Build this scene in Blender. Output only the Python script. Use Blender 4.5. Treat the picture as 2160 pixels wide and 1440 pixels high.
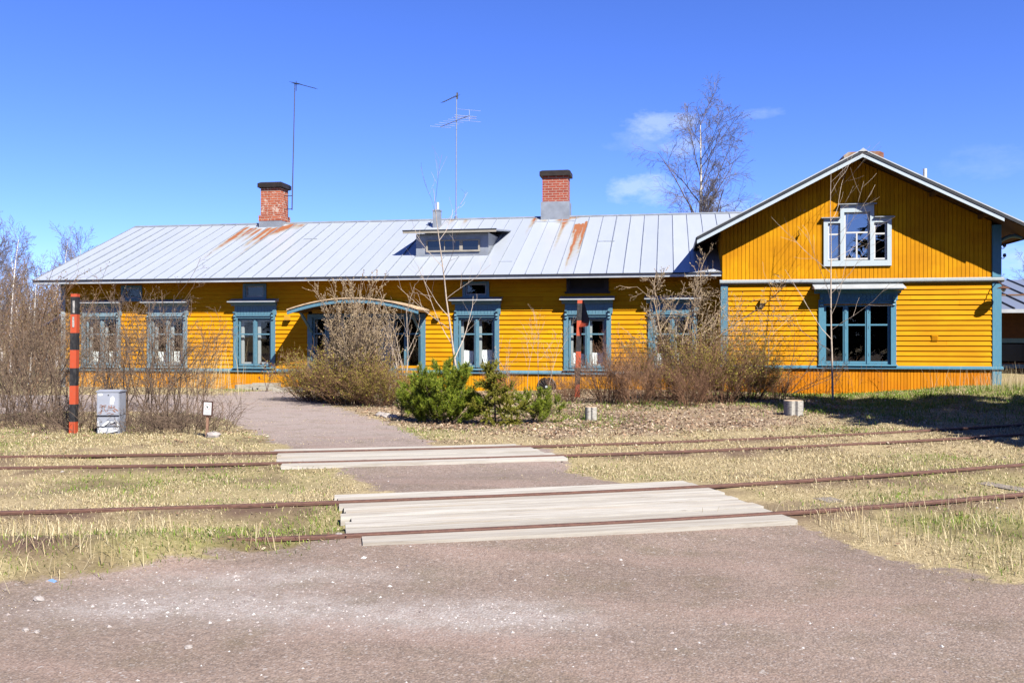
import bpy, math, random
import numpy as np
from mathutils import Vector, Matrix
R = math.radians
for o in list(bpy.data.objects): bpy.data.objects.remove(o)
scene = bpy.context.scene
COL = scene.collection
# ------------------------------------------------------------------ camera, sky, sun, exposure
F, HOR, TH, EYE = 1860.0, 708.0, R(10.0), 1.65
cam_d = bpy.data.cameras.new("camera"); cam = bpy.data.objects.new("camera", cam_d); COL.objects.link(cam)
cam.location = (0, 0, EYE); cam.rotation_euler = (R(90), 0, TH)
cam_d.sensor_width = 36; cam_d.lens = 36 * F / 2160; cam_d.shift_y = -12 / 2160
cam_d.clip_start = .1; cam_d.clip_end = 3000
scene.camera = cam
scene.view_settings.view_transform = 'Standard'; scene.view_settings.look = 'None'
scene.view_settings.exposure = 1.9; scene.view_settings.gamma = 1
SUN = Vector((.70, -.75, 1.0)).normalized()
EL = math.asin(SUN.z); AZ = math.atan2(SUN.x, SUN.y)
world = bpy.data.worlds.new("World"); scene.world = world; world.use_nodes = True
wn = world.node_tree.nodes; wl = world.node_tree.links; wn.clear()
def wnode(t, **k):
    n = wn.new(t)
    for a, b in k.items(): setattr(n, a, b)
    return n
out = wnode('ShaderNodeOutputWorld'); bg = wnode('ShaderNodeBackground'); bg.inputs[1].default_value = .05
sky = wnode('ShaderNodeTexSky', sky_type='NISHITA', sun_disc=False, sun_elevation=EL, sun_rotation=AZ, altitude=0, air_density=.75, dust_density=.1, ozone_density=3.0)
hs = wnode('ShaderNodeHueSaturation'); hs.inputs['Saturation'].default_value = 1.1; hs.inputs['Hue'].default_value = .505
wl.new(sky.outputs[0], hs.inputs['Color'])
tint = wnode('ShaderNodeMixRGB', blend_type='MULTIPLY'); tint.inputs[0].default_value = 1; tint.inputs[2].default_value = (.68, .80, 1.32, 1); wl.new(hs.outputs[0], tint.inputs[1])
tc = wnode('ShaderNodeTexCoord'); cur = tint.outputs[0]
def sky_cloud(u, v, su, sv, amt, seed):
    global cur
    r = (u - 1080) / F; d = Vector((-math.sin(TH) + r * math.cos(TH), math.cos(TH) + r * math.sin(TH), (HOR - v) / F)).normalized()
    rt = Vector((d.y, -d.x, 0)).normalized(); up = rt.cross(d)
    mp = wnode('ShaderNodeVectorMath', operation='SUBTRACT'); wl.new(tc.outputs['Generated'], mp.inputs[0]); mp.inputs[1].default_value = d
    nz = wnode('ShaderNodeTexNoise'); nz.inputs['Scale'].default_value = 24; nz.inputs['Detail'].default_value = 8; nz.inputs['Roughness'].default_value = .66
    sh = wnode('ShaderNodeVectorMath', operation='ADD'); wl.new(tc.outputs['Generated'], sh.inputs[0]); sh.inputs[1].default_value = (seed, seed * 2, 0)
    st = wnode('ShaderNodeVectorMath', operation='MULTIPLY'); wl.new(sh.outputs[0], st.inputs[0]); st.inputs[1].default_value = (1, 1, 2.2)
    wl.new(st.outputs[0], nz.inputs['Vector'])
    def dotk(vec, k):
        n = wnode('ShaderNodeVectorMath', operation='DOT_PRODUCT'); wl.new(mp.outputs[0], n.inputs[0]); n.inputs[1].default_value = vec * k; return n.outputs['Value']
    a = dotk(rt, F / su); b = dotk(up, F / sv)
    def M(op, x, y=None, clamp=False):
        n = wnode('ShaderNodeMath', operation=op, use_clamp=clamp)
        for i, q in enumerate((x, y)):
            if q is None: continue
            if isinstance(q, (int, float)): n.inputs[i].default_value = q
            else: wl.new(q, n.inputs[i])
        return n.outputs[0]
    rr = M('ADD', M('MULTIPLY', a, a), M('MULTIPLY', b, b))
    m = M('SUBTRACT', M('SUBTRACT', M('MULTIPLY', nz.outputs[0], 3.6), 1.0), M('MULTIPLY', rr, 1.1), True)
    m = M('MULTIPLY', m, M('SUBTRACT', 1.6, rr, True))
    m = M('MULTIPLY', m, amt, True)
    mix = wnode('ShaderNodeMixRGB'); wl.new(m, mix.inputs[0]); wl.new(cur, mix.inputs[1]); mix.inputs[2].default_value = (4.4, 5.2, 6.6, 1)
    cur = mix.outputs[0]
for c in ((1395, 258, 80, 40, .42, 0), (1438, 312, 52, 34, .5, 3), (1362, 402, 95, 40, .45, 5), (1600, 238, 60, 14, .2, 7),
          (2150, 540, 90, 40, .45, 13), (1340, 300, 90, 26, .16, 17), (1540, 440, 90, 36, .4, 21), (2080, 345, 90, 40, .1, 25)):
    sky_cloud(*c)
wl.new(cur, bg.inputs[0]); wl.new(bg.outputs[0], out.inputs[0])
sd = bpy.data.lights.new("sun", 'SUN'); sd.energy = 5.0; sd.angle = R(.55); sd.color = (1, .955, .88)
so = bpy.data.objects.new("sun", sd); COL.objects.link(so); so.rotation_euler = SUN.to_track_quat('Z', 'Y').to_euler(); so.location = (20, -20, 30)
# ------------------------------------------------------------------ projecting photo points onto real surfaces
def D(u, v):
    r = (u - 1080) / F
    return Vector((-math.sin(TH) + r * math.cos(TH), math.cos(TH) + r * math.sin(TH), (HOR - v) / F))
def PY(u, v, Y): d = D(u, v); t = Y / d.y; return Vector((d.x * t, Y, EYE + d.z * t))
def G(u, v, z=0.): d = D(u, v); t = (z - EYE) / d.z; return Vector((d.x * t, d.y * t, z))
def GD(u, t): d = D(u, 0); return Vector((d.x * t, d.y * t, 0))   # ground point at forward distance t
# ------------------------------------------------------------------ materials
def lin(c): return tuple(((x / 255) / 12.92 if x / 255 <= .04045 else ((x / 255 + .055) / 1.055) ** 2.4) for x in c)
KA = .36      # every pigment is mixed down by this: darker colours weaken bounce and deepen shade, exposure makes up for it
class NT:
    def __init__(s, name):
        s.m = bpy.data.materials.new(name); s.m.use_nodes = True; s.t = s.m.node_tree; s.n = s.t.nodes; s.n.clear()
        s.o = s.n.new('ShaderNodeOutputMaterial'); s.b = s.n.new('ShaderNodeBsdfPrincipled'); s.t.links.new(s.b.outputs[0], s.o.inputs[0])
        s.b.inputs['Specular IOR Level'].default_value = .25
    def set(s, inp, v):
        if hasattr(v, 'is_linked') or isinstance(v, bpy.types.NodeSocket): s.t.links.new(v, inp)
        elif isinstance(v, (tuple, list)) and len(v) == 3 and inp.type == 'RGBA': inp.default_value = (*v, 1)
        else: inp.default_value = v
    def node(s, t, ins=None, **k):
        n = s.n.new(t)
        for a, b in k.items(): setattr(n, a, b)
        for a, b in (ins or {}).items(): s.set(n.inputs[a], b)
        return n
    def coord(s, scale=(1, 1, 1), kind='Object'):
        return s.node('ShaderNodeMapping', {'Vector': s.node('ShaderNodeTexCoord').outputs[kind], 'Scale': scale}).outputs[0]
    def pos(s, scale=(1, 1, 1)):
        return s.node('ShaderNodeMapping', {'Vector': s.node('ShaderNodeNewGeometry').outputs['Position'], 'Scale': scale}).outputs[0]
    def noise(s, vec, sc, det=3, rough=.55): return s.node('ShaderNodeTexNoise', {'Vector': vec, 'Scale': sc, 'Detail': det, 'Roughness': rough}).outputs[0]
    def vor(s, vec, sc, out='Color', **k): return s.node('ShaderNodeTexVoronoi', {'Vector': vec, 'Scale': sc}, **k).outputs[out]
    def ramp(s, fac, stops, interp='LINEAR'):
        n = s.node('ShaderNodeValToRGB', {'Fac': fac}); e = n.color_ramp.elements; n.color_ramp.interpolation = interp
        while len(e) < len(stops): e.new(.5)
        for i, (p, c) in enumerate(stops):
            e[i].position = p; e[i].color = (*c, 1) if isinstance(c, tuple) else (c, c, c, 1)
        return n.outputs[0]
    def math(s, op, a, b=0., clamp=False):
        n = s.node('ShaderNodeMath', operation=op, use_clamp=clamp); s.set(n.inputs[0], a); s.set(n.inputs[1], b); return n.outputs[0]
    def mix(s, f, a, b, bt='MIX'):
        n = s.node('ShaderNodeMixRGB', blend_type=bt); s.set(n.inputs[0], f); s.set(n.inputs[1], a); s.set(n.inputs[2], b); return n.outputs[0]
    def rnd(s): return s.node('ShaderNodeNewGeometry').outputs['Random Per Island']
    def attr(s, nm): return s.node('ShaderNodeAttribute', attribute_name=nm).outputs['Fac']
    def bump(s, h, st=.3, dist=.01): s.set(s.b.inputs['Normal'], s.node('ShaderNodeBump', {'Height': h, 'Strength': st, 'Distance': dist}).outputs[0])
    def fin(s, col, rough=.7, metal=0., spec=None):
        col = s.mix(1., col, (KA, KA, KA), 'MULTIPLY')
        s.set(s.b.inputs['Base Color'], col); s.set(s.b.inputs['Roughness'], rough); s.set(s.b.inputs['Metallic'], metal)
        if spec is not None: s.set(s.b.inputs['Specular IOR Level'], spec)
        return s.m
def plain(name, c, rough=.7, metal=0., var=.15, sc=6, spec=.25, bump=0.):
    n = NT(name); v = n.noise(n.coord(), sc, 4)
    col = n.mix(n.ramp(v, [(.3, 0.), (.7, 1.)]), tuple(x * (1 - var) for x in c), tuple(min(1, x * (1 + var)) for x in c))
    if bump: n.bump(v, bump, .01)
    return n.fin(col, rough, metal, spec)
def paint(name, c, c2, axis, worn=.25):
    # board paint: a tint per board, grain along the board, weathered patches
    n = NT(name); sc = (1.2, 8, 22) if axis == 'x' else (22, 8, 1.2)
    r = n.rnd(); g = n.noise(n.coord(sc), 1.6, 5, .65); p = n.noise(n.coord((.9, 1, 1.6)), 1.1, 3)
    col = n.mix(r, tuple(x * .86 for x in c), tuple(min(1, x * 1.1) for x in c))
    col = n.mix(n.ramp(p, [(.38, 0.), (.66, .9)]), col, c2)
    col = n.mix(n.ramp(g, [(.55, 0.), (.78, worn * 2.2)]), col, tuple(x * .5 for x in c2))
    col = n.mix(n.ramp(n.noise(n.coord((1, 1, 1)), 45, 2), [(.7, 0.), (.76, .55)]), col, tuple(x * .35 for x in c2))
    n.bump(g, .35, .004)
    return n.fin(col, .8, 0, .08)
YEL, YEL2 = (.97, .425, .003), (.80, .325, .003)
M_YH = paint('yellow_paint_horizontal', YEL, YEL2, 'x')
M_YV = paint('yellow_paint_vertical', (.94, .415, .004), (.74, .30, .004), 'z', .32)
M_PL = paint('orange_plinth_paint', (.86, .31, .006), (.76, .24, .006), 'z', .3)
M_PL2 = paint('ochre_plinth_paint', (.98, .40, .006), (.84, .31, .006), 'z', .3)
def bluepaint(name, c, c2, k=.4):
    n = NT(name); g = n.noise(n.coord((6, 6, 2.2)), 4, 5, .7)
    col = n.mix(n.ramp(g, [(.4, 0.), (.75, k)]), c, c2)
    n.bump(g, .25, .004); return n.fin(col, .5, 0, .35)
M_BL = bluepaint('blue_paint', (.105, .27, .36), (.27, .40, .47), .55)
M_BLB = bluepaint('blue_paint_bright', (.085, .29, .42), (.2, .42, .52), .4)
M_BLW = bluepaint('weathered_blue_paint', (.22, .36, .43), (.46, .54, .57), .7)
M_PALE = bluepaint('pale_blue_paint', (.60, .72, .78), (.74, .78, .80), .7)
M_TRIM = bluepaint('pale_grey_trim', (.50, .56, .58), (.32, .34, .33), .7)
M_WHITE = plain('white_paint', (.78, .79, .78), .5, var=.05)
def metalroof(name, base, dark):
    n = NT(name); rs = n.attr('rust'); r = n.rnd()
    v = n.noise(n.coord((2.2, .5, 1)), 1.5, 5, .62); fine = n.noise(n.coord((6, 1, 1)), 9, 4, .6)
    col = n.mix(n.math('ADD', n.math('MULTIPLY', r, .35), n.math('MULTIPLY', v, .6)), base, dark)
    col = n.mix(n.ramp(fine, [(.62, 0.), (.8, .22)]), col, tuple(x * .6 for x in dark))
    k = n.math('MULTIPLY', rs, n.math('ADD', .55, n.math('MULTIPLY', fine, .9)))
    col = n.mix(n.ramp(k, [(.04, 0.), (.3, .75)]), col, (.50, .44, .30))
    col = n.mix(n.ramp(k, [(.3, 0.), (.75, 1.)]), col, (.42, .13, .035))
    n.bump(v, .2, .01)
    rough = n.math('ADD', .38, n.math('MULTIPLY', rs, .4))
    return n.fin(col, rough, .25, .5)
M_ROOF = metalroof('galvanised_roof', (.75, .80, .89), (.57, .63, .73))
M_ROOF2 = metalroof('dark_galvanised_roof', (.36, .41, .50), (.28, .32, .40))
M_SEAM = plain('roof_seam_metal', (.46, .51, .58), .45, .3, .2)
M_GUT = plain('dark_gutter_metal', (.06, .065, .075), .5, .3)
M_FLASH = plain('galvanised_flashing', (.48, .52, .56), .45, .45, .2, 3, .5)
M_FLASHL = plain('pale_galvanised_flashing', (.62, .66, .68), .5, .2, .15, 3, .5)
M_CAP = plain('dark_sheet_metal', (.045, .034, .028), .55, .3, .4, 5)
M_RUST = plain('rusty_steel', (.17, .075, .045), .8, .15, .45, 14, .25, .4)
M_RUSTCAP = NT('rusty_sheet'); _n = M_RUSTCAP.noise(M_RUSTCAP.coord(), 3, 4)
M_RUSTCAP = M_RUSTCAP.fin(M_RUSTCAP.ramp(_n, [(.4, (.30, .10, .05)), (.52, (.40, .24, .15)), (.62, (.5, .5, .45))]), .7, .2)
def brick(name, c1, c2, pale=.58):
    n = NT(name); co = n.node('ShaderNodeTexCoord').outputs['Object']
    sep = n.node('ShaderNodeSeparateXYZ', {0: co}); uv = n.node('ShaderNodeCombineXYZ', {0: n.math('ADD', sep.outputs[0], sep.outputs[1]), 1: sep.outputs[2]}).outputs[0]
    nz = n.noise(co, 7, 3); uv2 = n.node('ShaderNodeVectorMath', {0: uv, 1: n.node('ShaderNodeCombineXYZ', {0: n.math('MULTIPLY', nz, .03), 1: n.math('MULTIPLY', nz, .025)}).outputs[0]}, operation='ADD').outputs[0]
    b = n.node('ShaderNodeTexBrick', {'Vector': uv2, 'Color1': c1, 'Color2': c2, 'Mortar': (.50, .38, .31), 'Scale': 1., 'Mortar Size': .009, 'Brick Width': .26, 'Row Height': .085, 'Bias': -.2})
    col = n.mix(n.ramp(n.noise(co, 8, 4), [(pale, 0.), (pale + .07, .85)]), b.outputs[0], (.72, .56, .46))
    col = n.mix(n.ramp(n.noise(co, 11, 3), [(.6, 0.), (.7, .6)]), col, (.16, .05, .035))
    n.bump(b.outputs['Fac'], -.6, .02); return n.fin(col, .85)
M_BR1 = brick('old_brick', (.56, .135, .055), (.36, .07, .03), .57); M_BR2 = brick('red_brick', (.46, .085, .042), (.31, .05, .03), .68)
def glass(name, refl, tint):
    n = NT(name); fc = n.node('ShaderNodeLayerWeight', {'Blend': .5}).outputs['Facing']; fr = n.math('ADD', .045, n.math('MULTIPLY', .95, n.math('POWER', fc, 5.)))
    g = n.node('ShaderNodeBsdfGlossy', {'Roughness': .015, 'Color': (1, 1, 1)}); t = n.node('ShaderNodeBsdfTransparent', {'Color': tint})
    nz = n.noise(n.coord((1, 1, 1)), 2.2, 2); n.set(g.inputs['Normal'], n.node('ShaderNodeBump', {'Height': nz, 'Strength': .05, 'Distance': .02}).outputs[0])
    f = n.math('ADD', fr, refl, True); mx = n.node('ShaderNodeMixShader', {0: f}); n.t.links.new(t.outputs[0], mx.inputs[1]); n.t.links.new(g.outputs[0], mx.inputs[2])
    n.t.links.new(mx.outputs[0], n.o.inputs[0]); return n.m
M_GL = glass('window_glass', .015, (.8, .84, .84)); M_GLU = glass('coated_window_glass', .2, (.45, .5, .55))
M_INT = plain('dark_interior', (.045, .038, .03), .9)
n = NT('white_lace'); M_LACE = n.fin(n.mix(n.noise(n.coord((14, 14, .6)), 3, 2), (1.5, 1.5, 1.46), (2.1, 2.1, 2.05)), .9)
M_DOOR = plain('maroon_door_paint', (.18, .03, .02), .5, var=.25)
M_SOF = plain('shade_dark_soffit', (.16, .075, .015), .7)  # soffit colour darkened to deepen the shade under eaves and canopy
M_TAR = plain('weathered_timber_edge', (.66, .48, .30), .8, var=.3, sc=8)
n = NT('grey_timber'); g = n.noise(n.coord((1.2, 14, 14)), 3, 5, .7)
M_TIMB = n.fin(n.mix(n.ramp(g, [(.4, 0.), (.7, 1.)]), (.50, .46, .38), (.32, .29, .24)), .85)
M_ORANGE = NT('orange_post_paint'); _g = M_ORANGE.noise(M_ORANGE.coord((1, 1, .5)), 22, 4, .7)
M_ORANGE = M_ORANGE.fin(M_ORANGE.mix(M_ORANGE.ramp(_g, [(.5, 0.), (.75, .6)]), (.66, .10, .035), (.50, .16, .09)), .6)
M_BLACK = NT('black_post_paint'); _g = M_BLACK.noise(M_BLACK.coord((1, 1, .5)), 22, 4, .7)
M_BLACK = M_BLACK.fin(M_BLACK.mix(M_BLACK.ramp(_g, [(.45, 0.), (.75, .8)]), (.022, .022, .024), (.10, .095, .09)), .6)
M_CAB = plain('pale_grey_cabinet_paint', (.42, .45, .52), .45, 0, .08, 5, .4); M_CABS = plain('cabinet_side', (.38, .41, .46), .5)
M_GRAF = plain('brown_spray_paint', (.42, .16, .07), .6); M_WGRAF = plain('white_spray_paint', (.80, .82, .84), .6, var=.03)
M_DARK = plain('near_black', (.02, .02, .022), .6); M_SIGNW = plain('sign_white', (.82, .82, .80), .4, var=.02)
M_BROWN = plain('brown_stained_wood', (.085, .035, .022), .7, var=.3); M_POST = plain('bare_wood_post', (.36, .20, .13), .8, var=.3, sc=12)
M_PINK = plain('faded_red_print', (.70, .30, .34), .5); M_GREYT = plain('pale_grey_print', (.45, .46, .48), .5)
M_CUT = plain('cut_wood_face', (.72, .52, .33), .8, var=.15, sc=9)
n = NT('birch_log_bark'); g = n.noise(n.coord((2, 2, 9)), 6, 4, .7)
M_LOG = n.fin(n.mix(n.ramp(g, [(.5, 0.), (.66, 1.)]), (.56, .53, .47), (.15, .12, .10)), .85)
M_WL = plain('yellow_metal', (.72, .38, .03), .5)
M_INS = plain('dark_blue_porcelain', (.03, .035, .10), .25, 0, .1, 5, .6)
n = NT('birch_bark'); g = n.noise(n.coord((5, 5, 1.6)), 3, 5, .7)
M_BIRCH = n.fin(n.mix(n.ramp(g, [(.52, 0.), (.66, 1.)]), (1.1, 1.04, .98), (.12, .09, .08)), .8)
M_TWIGP = plain('purple_brown_twigs', (.20, .17, .175), .8, var=.25); M_TWIGR = plain('red_brown_twigs', (.31, .165, .09), .85, var=.3)
M_TWIGG = plain('grey_brown_twigs', (.20, .135, .092), .85, var=.35); M_TWIGL = plain('pale_tan_twigs', (.47, .35, .23), .85, var=.25)
M_YB = plain('young_birch_bark', (.60, .49, .39), .8, var=.25, sc=20)
def leafmat(name, stops, rough=.7, trans=.25):
    n = NT(name); r = n.rnd(); col = n.ramp(r, stops)
    tr = n.node('ShaderNodeBsdfTranslucent', {'Color': n.mix(1., col, (KA, KA, KA), 'MULTIPLY')}); n.fin(col, rough, 0, .15)
    mx = n.node('ShaderNodeMixShader', {0: trans}); n.t.links.new(n.b.outputs[0], mx.inputs[1]); n.t.links.new(tr.outputs[0], mx.inputs[2]); n.t.links.new(mx.outputs[0], n.o.inputs[0])
    return n.m
M_BUDG = leafmat('yellow_green_young_leaves', [(0, (.30, .26, .03)), (.5, (.44, .38, .045)), (1, (.55, .44, .10))])
M_BUDT = leafmat('pale_tan_buds', [(0, (.36, .25, .14)), (1, (.64, .49, .28))])
M_BUDR = leafmat('red_brown_buds', [(0, (.17, .075, .05)), (1, (.30, .15, .09))])
M_PINE = leafmat('pine_needles', [(0, (.10, .17, .015)), (.5, (.29, .40, .028)), (1, (.60, .62, .07))], .6)
M_SPRU = leafmat('young_spruce_needles', [(0, (.18, .20, .02)), (.5, (.38, .38, .04)), (1, (.62, .52, .10))], .6)
M_DSPR = leafmat('dark_spruce_needles', [(0, (.012, .025, .01)), (1, (.035, .06, .02))], .7, .1)
M_STRAW = leafmat('dry_grass_blades', [(0, (.26, .185, .085)), (.2, (.60, .46, .22)), (.55, (.96, .77, .44)), (.85, (1.2, 1.03, .68)), (1, (.44, .42, .13))], .7, .3)
M_GREEN = leafmat('green_grass_blades', [(0, (.16, .28, .03)), (.6, (.32, .48, .06)), (1, (.62, .62, .16))], .6, .35)
M_LEAF = leafmat('fallen_leaves', [(0, (.24, .13, .08)), (.35, (.42, .26, .155)), (.7, (.62, .45, .29)), (1, (.88, .72, .54))], .8, .1)
M_STONE = leafmat('road_pebbles', [(0, (.24, .19, .18)), (.5, (.42, .35, .33)), (.85, (.58, .53, .50)), (1, (.78, .76, .74))], .8, 0)
# ------------------------------------------------------------------ object helpers
def link(o, parent=None):
    COL.objects.link(o)
    if parent is not None: o.parent = parent
    return o
def tag(o, label=None, cat=None, group=None, kind=None):
    if label: o['label'] = label
    if cat: o['category'] = cat
    if group: o['group'] = group
    if kind: o['kind'] = kind
    return o
def thing(name, label, cat, loc=(0, 0, 0), rz=0, group=None):
    o = bpy.data.objects.new(name, None); COL.objects.link(o); o.location = loc; o.rotation_euler = (0, 0, rz); o.empty_display_size = .2
    return tag(o, label, cat, group)
def npmesh(name, V, Fs, mat=None, smooth=False):
    """V (n,3); Fs list of (m,k) int arrays of faces with k corners"""
    V = np.asarray(V, dtype=np.float32); me = bpy.data.meshes.new(name)
    Fs = [np.asarray(f, dtype=np.int32) for f in Fs if len(f)]
    nl = sum(f.size for f in Fs); nf = sum(len(f) for f in Fs)
    me.vertices.add(len(V)); me.vertices.foreach_set('co', V.ravel()); me.loops.add(nl); me.polygons.add(nf)
    me.loops.foreach_set('vertex_index', np.concatenate([f.ravel() for f in Fs]))
    tot = np.concatenate([np.full(len(f), f.shape[1], dtype=np.int32) for f in Fs]); st = np.concatenate([[0], np.cumsum(tot)[:-1]]).astype(np.int32)
    me.polygons.foreach_set('loop_start', st); me.polygons.foreach_set('loop_total', tot)
    me.polygons.foreach_set('use_smooth', np.full(nf, bool(smooth)))
    me.update(); me.validate()
    if mat: me.materials.append(mat)
    return me
class MB:
    """collects shapes and links them as one mesh object"""
    def __init__(s): s.v = []; s.f = {}
    def add(s, vs, fs):
        b = len(s.v); s.v += [tuple(v) for v in vs]
        for f in fs: s.f.setdefault(len(f), []).append([i + b for i in f])
    def box(s, x0, x1, y0, y1, z0, z1):
        x0, x1 = min(x0, x1), max(x0, x1); y0, y1 = min(y0, y1), max(y0, y1); z0, z1 = min(z0, z1), max(z0, z1)
        s.add([(x0, y0, z0), (x1, y0, z0), (x1, y1, z0), (x0, y1, z0), (x0, y0, z1), (x1, y0, z1), (x1, y1, z1), (x0, y1, z1)],
              [(0, 3, 2, 1), (4, 5, 6, 7), (0, 1, 5, 4), (1, 2, 6, 5), (2, 3, 7, 6), (3, 0, 4, 7)])
    def hexa(s, p): s.add(p, [(0, 3, 2, 1), (4, 5, 6, 7), (0, 1, 5, 4), (1, 2, 6, 5), (2, 3, 7, 6), (3, 0, 4, 7)])
    def prism(s, poly, axis, a, b):
        """poly: 2D outline, extruded along axis from a to b; 'x' -> (y,z), 'y' -> (x,z), 'z' -> (x,y)"""
        n = len(poly); mk = {'x': lambda p, q: (q, p[0], p[1]), 'y': lambda p, q: (p[0], q, p[1]), 'z': lambda p, q: (p[0], p[1], q)}[axis]
        vs = [mk(p, a) for p in poly] + [mk(p, b) for p in poly]
        s.add(vs, [tuple(range(n)), tuple(range(2 * n - 1, n - 1, -1))] + [(i, i + n, (i + 1) % n + n, (i + 1) % n) for i in range(n)])
    def tube(s, pts, rad, sides=8, cap=True):
        V, Fc = tube_np([(pts, rad if hasattr(rad, '__len__') else [rad] * len(pts))], sides)
        b = len(s.v); s.v += [tuple(v) for v in V]; s.f.setdefault(4, []).extend((Fc + b).tolist())
        if cap:
            s.f.setdefault(sides, []).append([b + i for i in range(sides)][::-1]); e = len(s.v) - sides; s.f[sides].append([e + i for i in range(sides)])
    def cyl(s, c, r, z0, z1, sides=16, r2=None): s.tube([(c[0], c[1], z0), (c[0], c[1], z1)], [r, r if r2 is None else r2], sides)
    def disc(s, c, r, nrm, th, sides=20):
        c = Vector(c); nrm = Vector(nrm).normalized(); s.tube([c, c + nrm * th], r, sides)
    def build(s, name, mat, parent=None, smooth=False):
        me = npmesh(name, s.v, [np.array(f) for f in s.f.values()], mat, smooth)
        return link(bpy.data.objects.new(name, me), parent)
def tube_np(chains, sides):
    VV, FF, base = [], [], 0; ang = np.arange(sides) * 2 * np.pi / sides; ca, sa = np.cos(ang), np.sin(ang)
    for pts, rad in chains:
        P = np.array([tuple(p) for p in pts], dtype=float); n = len(P); T = np.gradient(P, axis=0); T /= np.linalg.norm(T, axis=1)[:, None] + 1e-9
        ref = np.array([0, 0, 1.]) if abs(T[0][2]) < .8 else np.array([1., 0, 0]); A = np.cross(T, ref); A /= np.linalg.norm(A, axis=1)[:, None] + 1e-9; B = np.cross(T, A)
        r = np.array(rad)[:, None, None]; V = P[:, None, :] + r * (ca[None, :, None] * A[:, None, :] + sa[None, :, None] * B[:, None, :])
        VV.append(V.reshape(-1, 3)); i = np.arange(n - 1)[:, None] * sides + np.arange(sides)[None, :]; j = np.arange(n - 1)[:, None] * sides + (np.arange(sides)[None, :] + 1) % sides
        FF.append(np.stack([i, j, j + sides, i + sides], -1).reshape(-1, 4) + base); base += n * sides
    return np.concatenate(VV), np.concatenate(FF)
def copy_thing(root, loc, rz, sc, label, group=None, tilt=(0, 0)):
    c = root.copy(); COL.objects.link(c); c.location = loc; c.rotation_euler = (tilt[0], tilt[1], rz); c.scale = sc if hasattr(sc, '__len__') else (sc, sc, sc); c['label'] = label
    if group: c['group'] = group
    for ch in list(root.children):
        d = ch.copy(); COL.objects.link(d); d.parent = c
        for g in ch.children: e = g.copy(); COL.objects.link(e); e.parent = d
    return c
# value noise for numpy
_rs = np.random.RandomState(7); _tab = _rs.rand(256, 256)
def vn(x, y, sc=1., seed=0):
    x = np.asarray(x) * sc + seed * 17.3; y = np.asarray(y) * sc + seed * 9.1; xi = np.floor(x).astype(int); yi = np.floor(y).astype(int); fx = x - xi; fy = y - yi
    fx = fx * fx * (3 - 2 * fx); fy = fy * fy * (3 - 2 * fy); g = lambda a, b: _tab[a % 256, b % 256]
    return (g(xi, yi) * (1 - fx) + g(xi + 1, yi) * fx) * (1 - fy) + (g(xi, yi + 1) * (1 - fx) + g(xi + 1, yi + 1) * fx) * fy
def fbm(x, y, sc=1., seed=0, o=3): return sum(vn(x, y, sc * 2 ** i, seed + i) / 2 ** i for i in range(o)) / sum(1 / 2 ** i for i in range(o))
def sstep(a, b, x): t = np.clip((x - a) / (b - a), 0, 1); return t * t * (3 - 2 * t)
def sdist(X, Y, poly):
    """signed distance to polygon, positive inside"""
    P = np.array(poly); X = np.asarray(X, float); Y = np.asarray(Y, float); d = np.full(X.shape, 1e9); ins = np.zeros(X.shape, bool)
    for i in range(len(P)):
        a = P[i]; b = P[(i + 1) % len(P)]; e = b - a; w0 = X - a[0]; w1 = Y - a[1]; t = np.clip((w0 * e[0] + w1 * e[1]) / (e @ e + 1e-12), 0, 1)
        d = np.minimum(d, np.hypot(w0 - t * e[0], w1 - t * e[1]))
        c = ((a[1] > Y) != (b[1] > Y)) & (X < (b[0] - a[0]) * (Y - a[1]) / (b[1] - a[1] + 1e-12) + a[0]); ins ^= c
    return np.where(ins, d, -d)
# ------------------------------------------------------------------ ground layout
def hgt(X, Y):
    X = np.asarray(X, float); Y = np.asarray(Y, float)
    h = .33 * sstep(3.2, 8.6, X) * sstep(18.0, 23.6, Y) * (1 - .0 * X)
    h = h + .10 * sstep(-4.5, -2.5, X) * (1 - sstep(2.5, 4.5, X)) * sstep(17.0, 20.0, Y)
    h = h * (1 - sstep(40, 60, Y)) * (1 - sstep(40, 60, np.abs(X)))
    dk = np.maximum(sdist(X, Y, DECK1), sdist(X, Y, DECK2)); h = h + .058 * sstep(-1.3, -.05, dk) * gravel(X, Y)
    yn = np.interp(X, NN[:, 0], NN[:, 1]); h = h + .10 * sstep(-2.9, -3.9, X) * np.exp(-((Y - yn) / .55) ** 2) * sstep(-16, -12, X)
    h = h + .05 * np.exp(-(raild(X, Y) / .4) ** 2) * (1 - gravel(X, Y)) * (.6 + .8 * fbm(X, Y, .7, 47))
    und = (fbm(X, Y, .9, 3) - .5) * .07 + (vn(X, Y, 3.1, 9) - .5) * .02
    und = und * (1 - sstep(30, 45, np.abs(X))) * (1 - sstep(30, 45, np.abs(Y)))
    return h + und * (1 - np.clip(gravel(X, Y) * 1.2, 0, .92)) * flatk(X, Y)
gp = lambda L: [tuple(G(u, v)[:2]) for u, v in L]
DECK1 = gp([(708, 1044), (1460, 1010), (1545, 1035), (1680, 1079), (1350, 1104), (755, 1150), (738, 1120), (718, 1068)])
DECK2 = gp([(566, 948), (1110, 934), (1210, 968), (900, 975), (585, 982)])
ROADP = [(-60, -30), (-60, 3.0)] + [(-14, 3.6)] + gp([(0, 1238), (130, 1225), (330, 1195), (480, 1176), (640, 1158), (760, 1136), (900, 1115), (1300, 1095), (1560, 1088), (1640, 1092), (1750, 1130), (1850, 1160), (1950, 1198), (2060, 1220), (2160, 1233)]) + [(8, 5.2), (60, 5.0), (60, -30)]
MIDP = gp([(680, 965), (705, 988), (742, 1012), (795, 1035), (860, 1060), (1350, 1040), (1262, 1018), (1190, 985), (1160, 955), (700, 955)])
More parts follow.
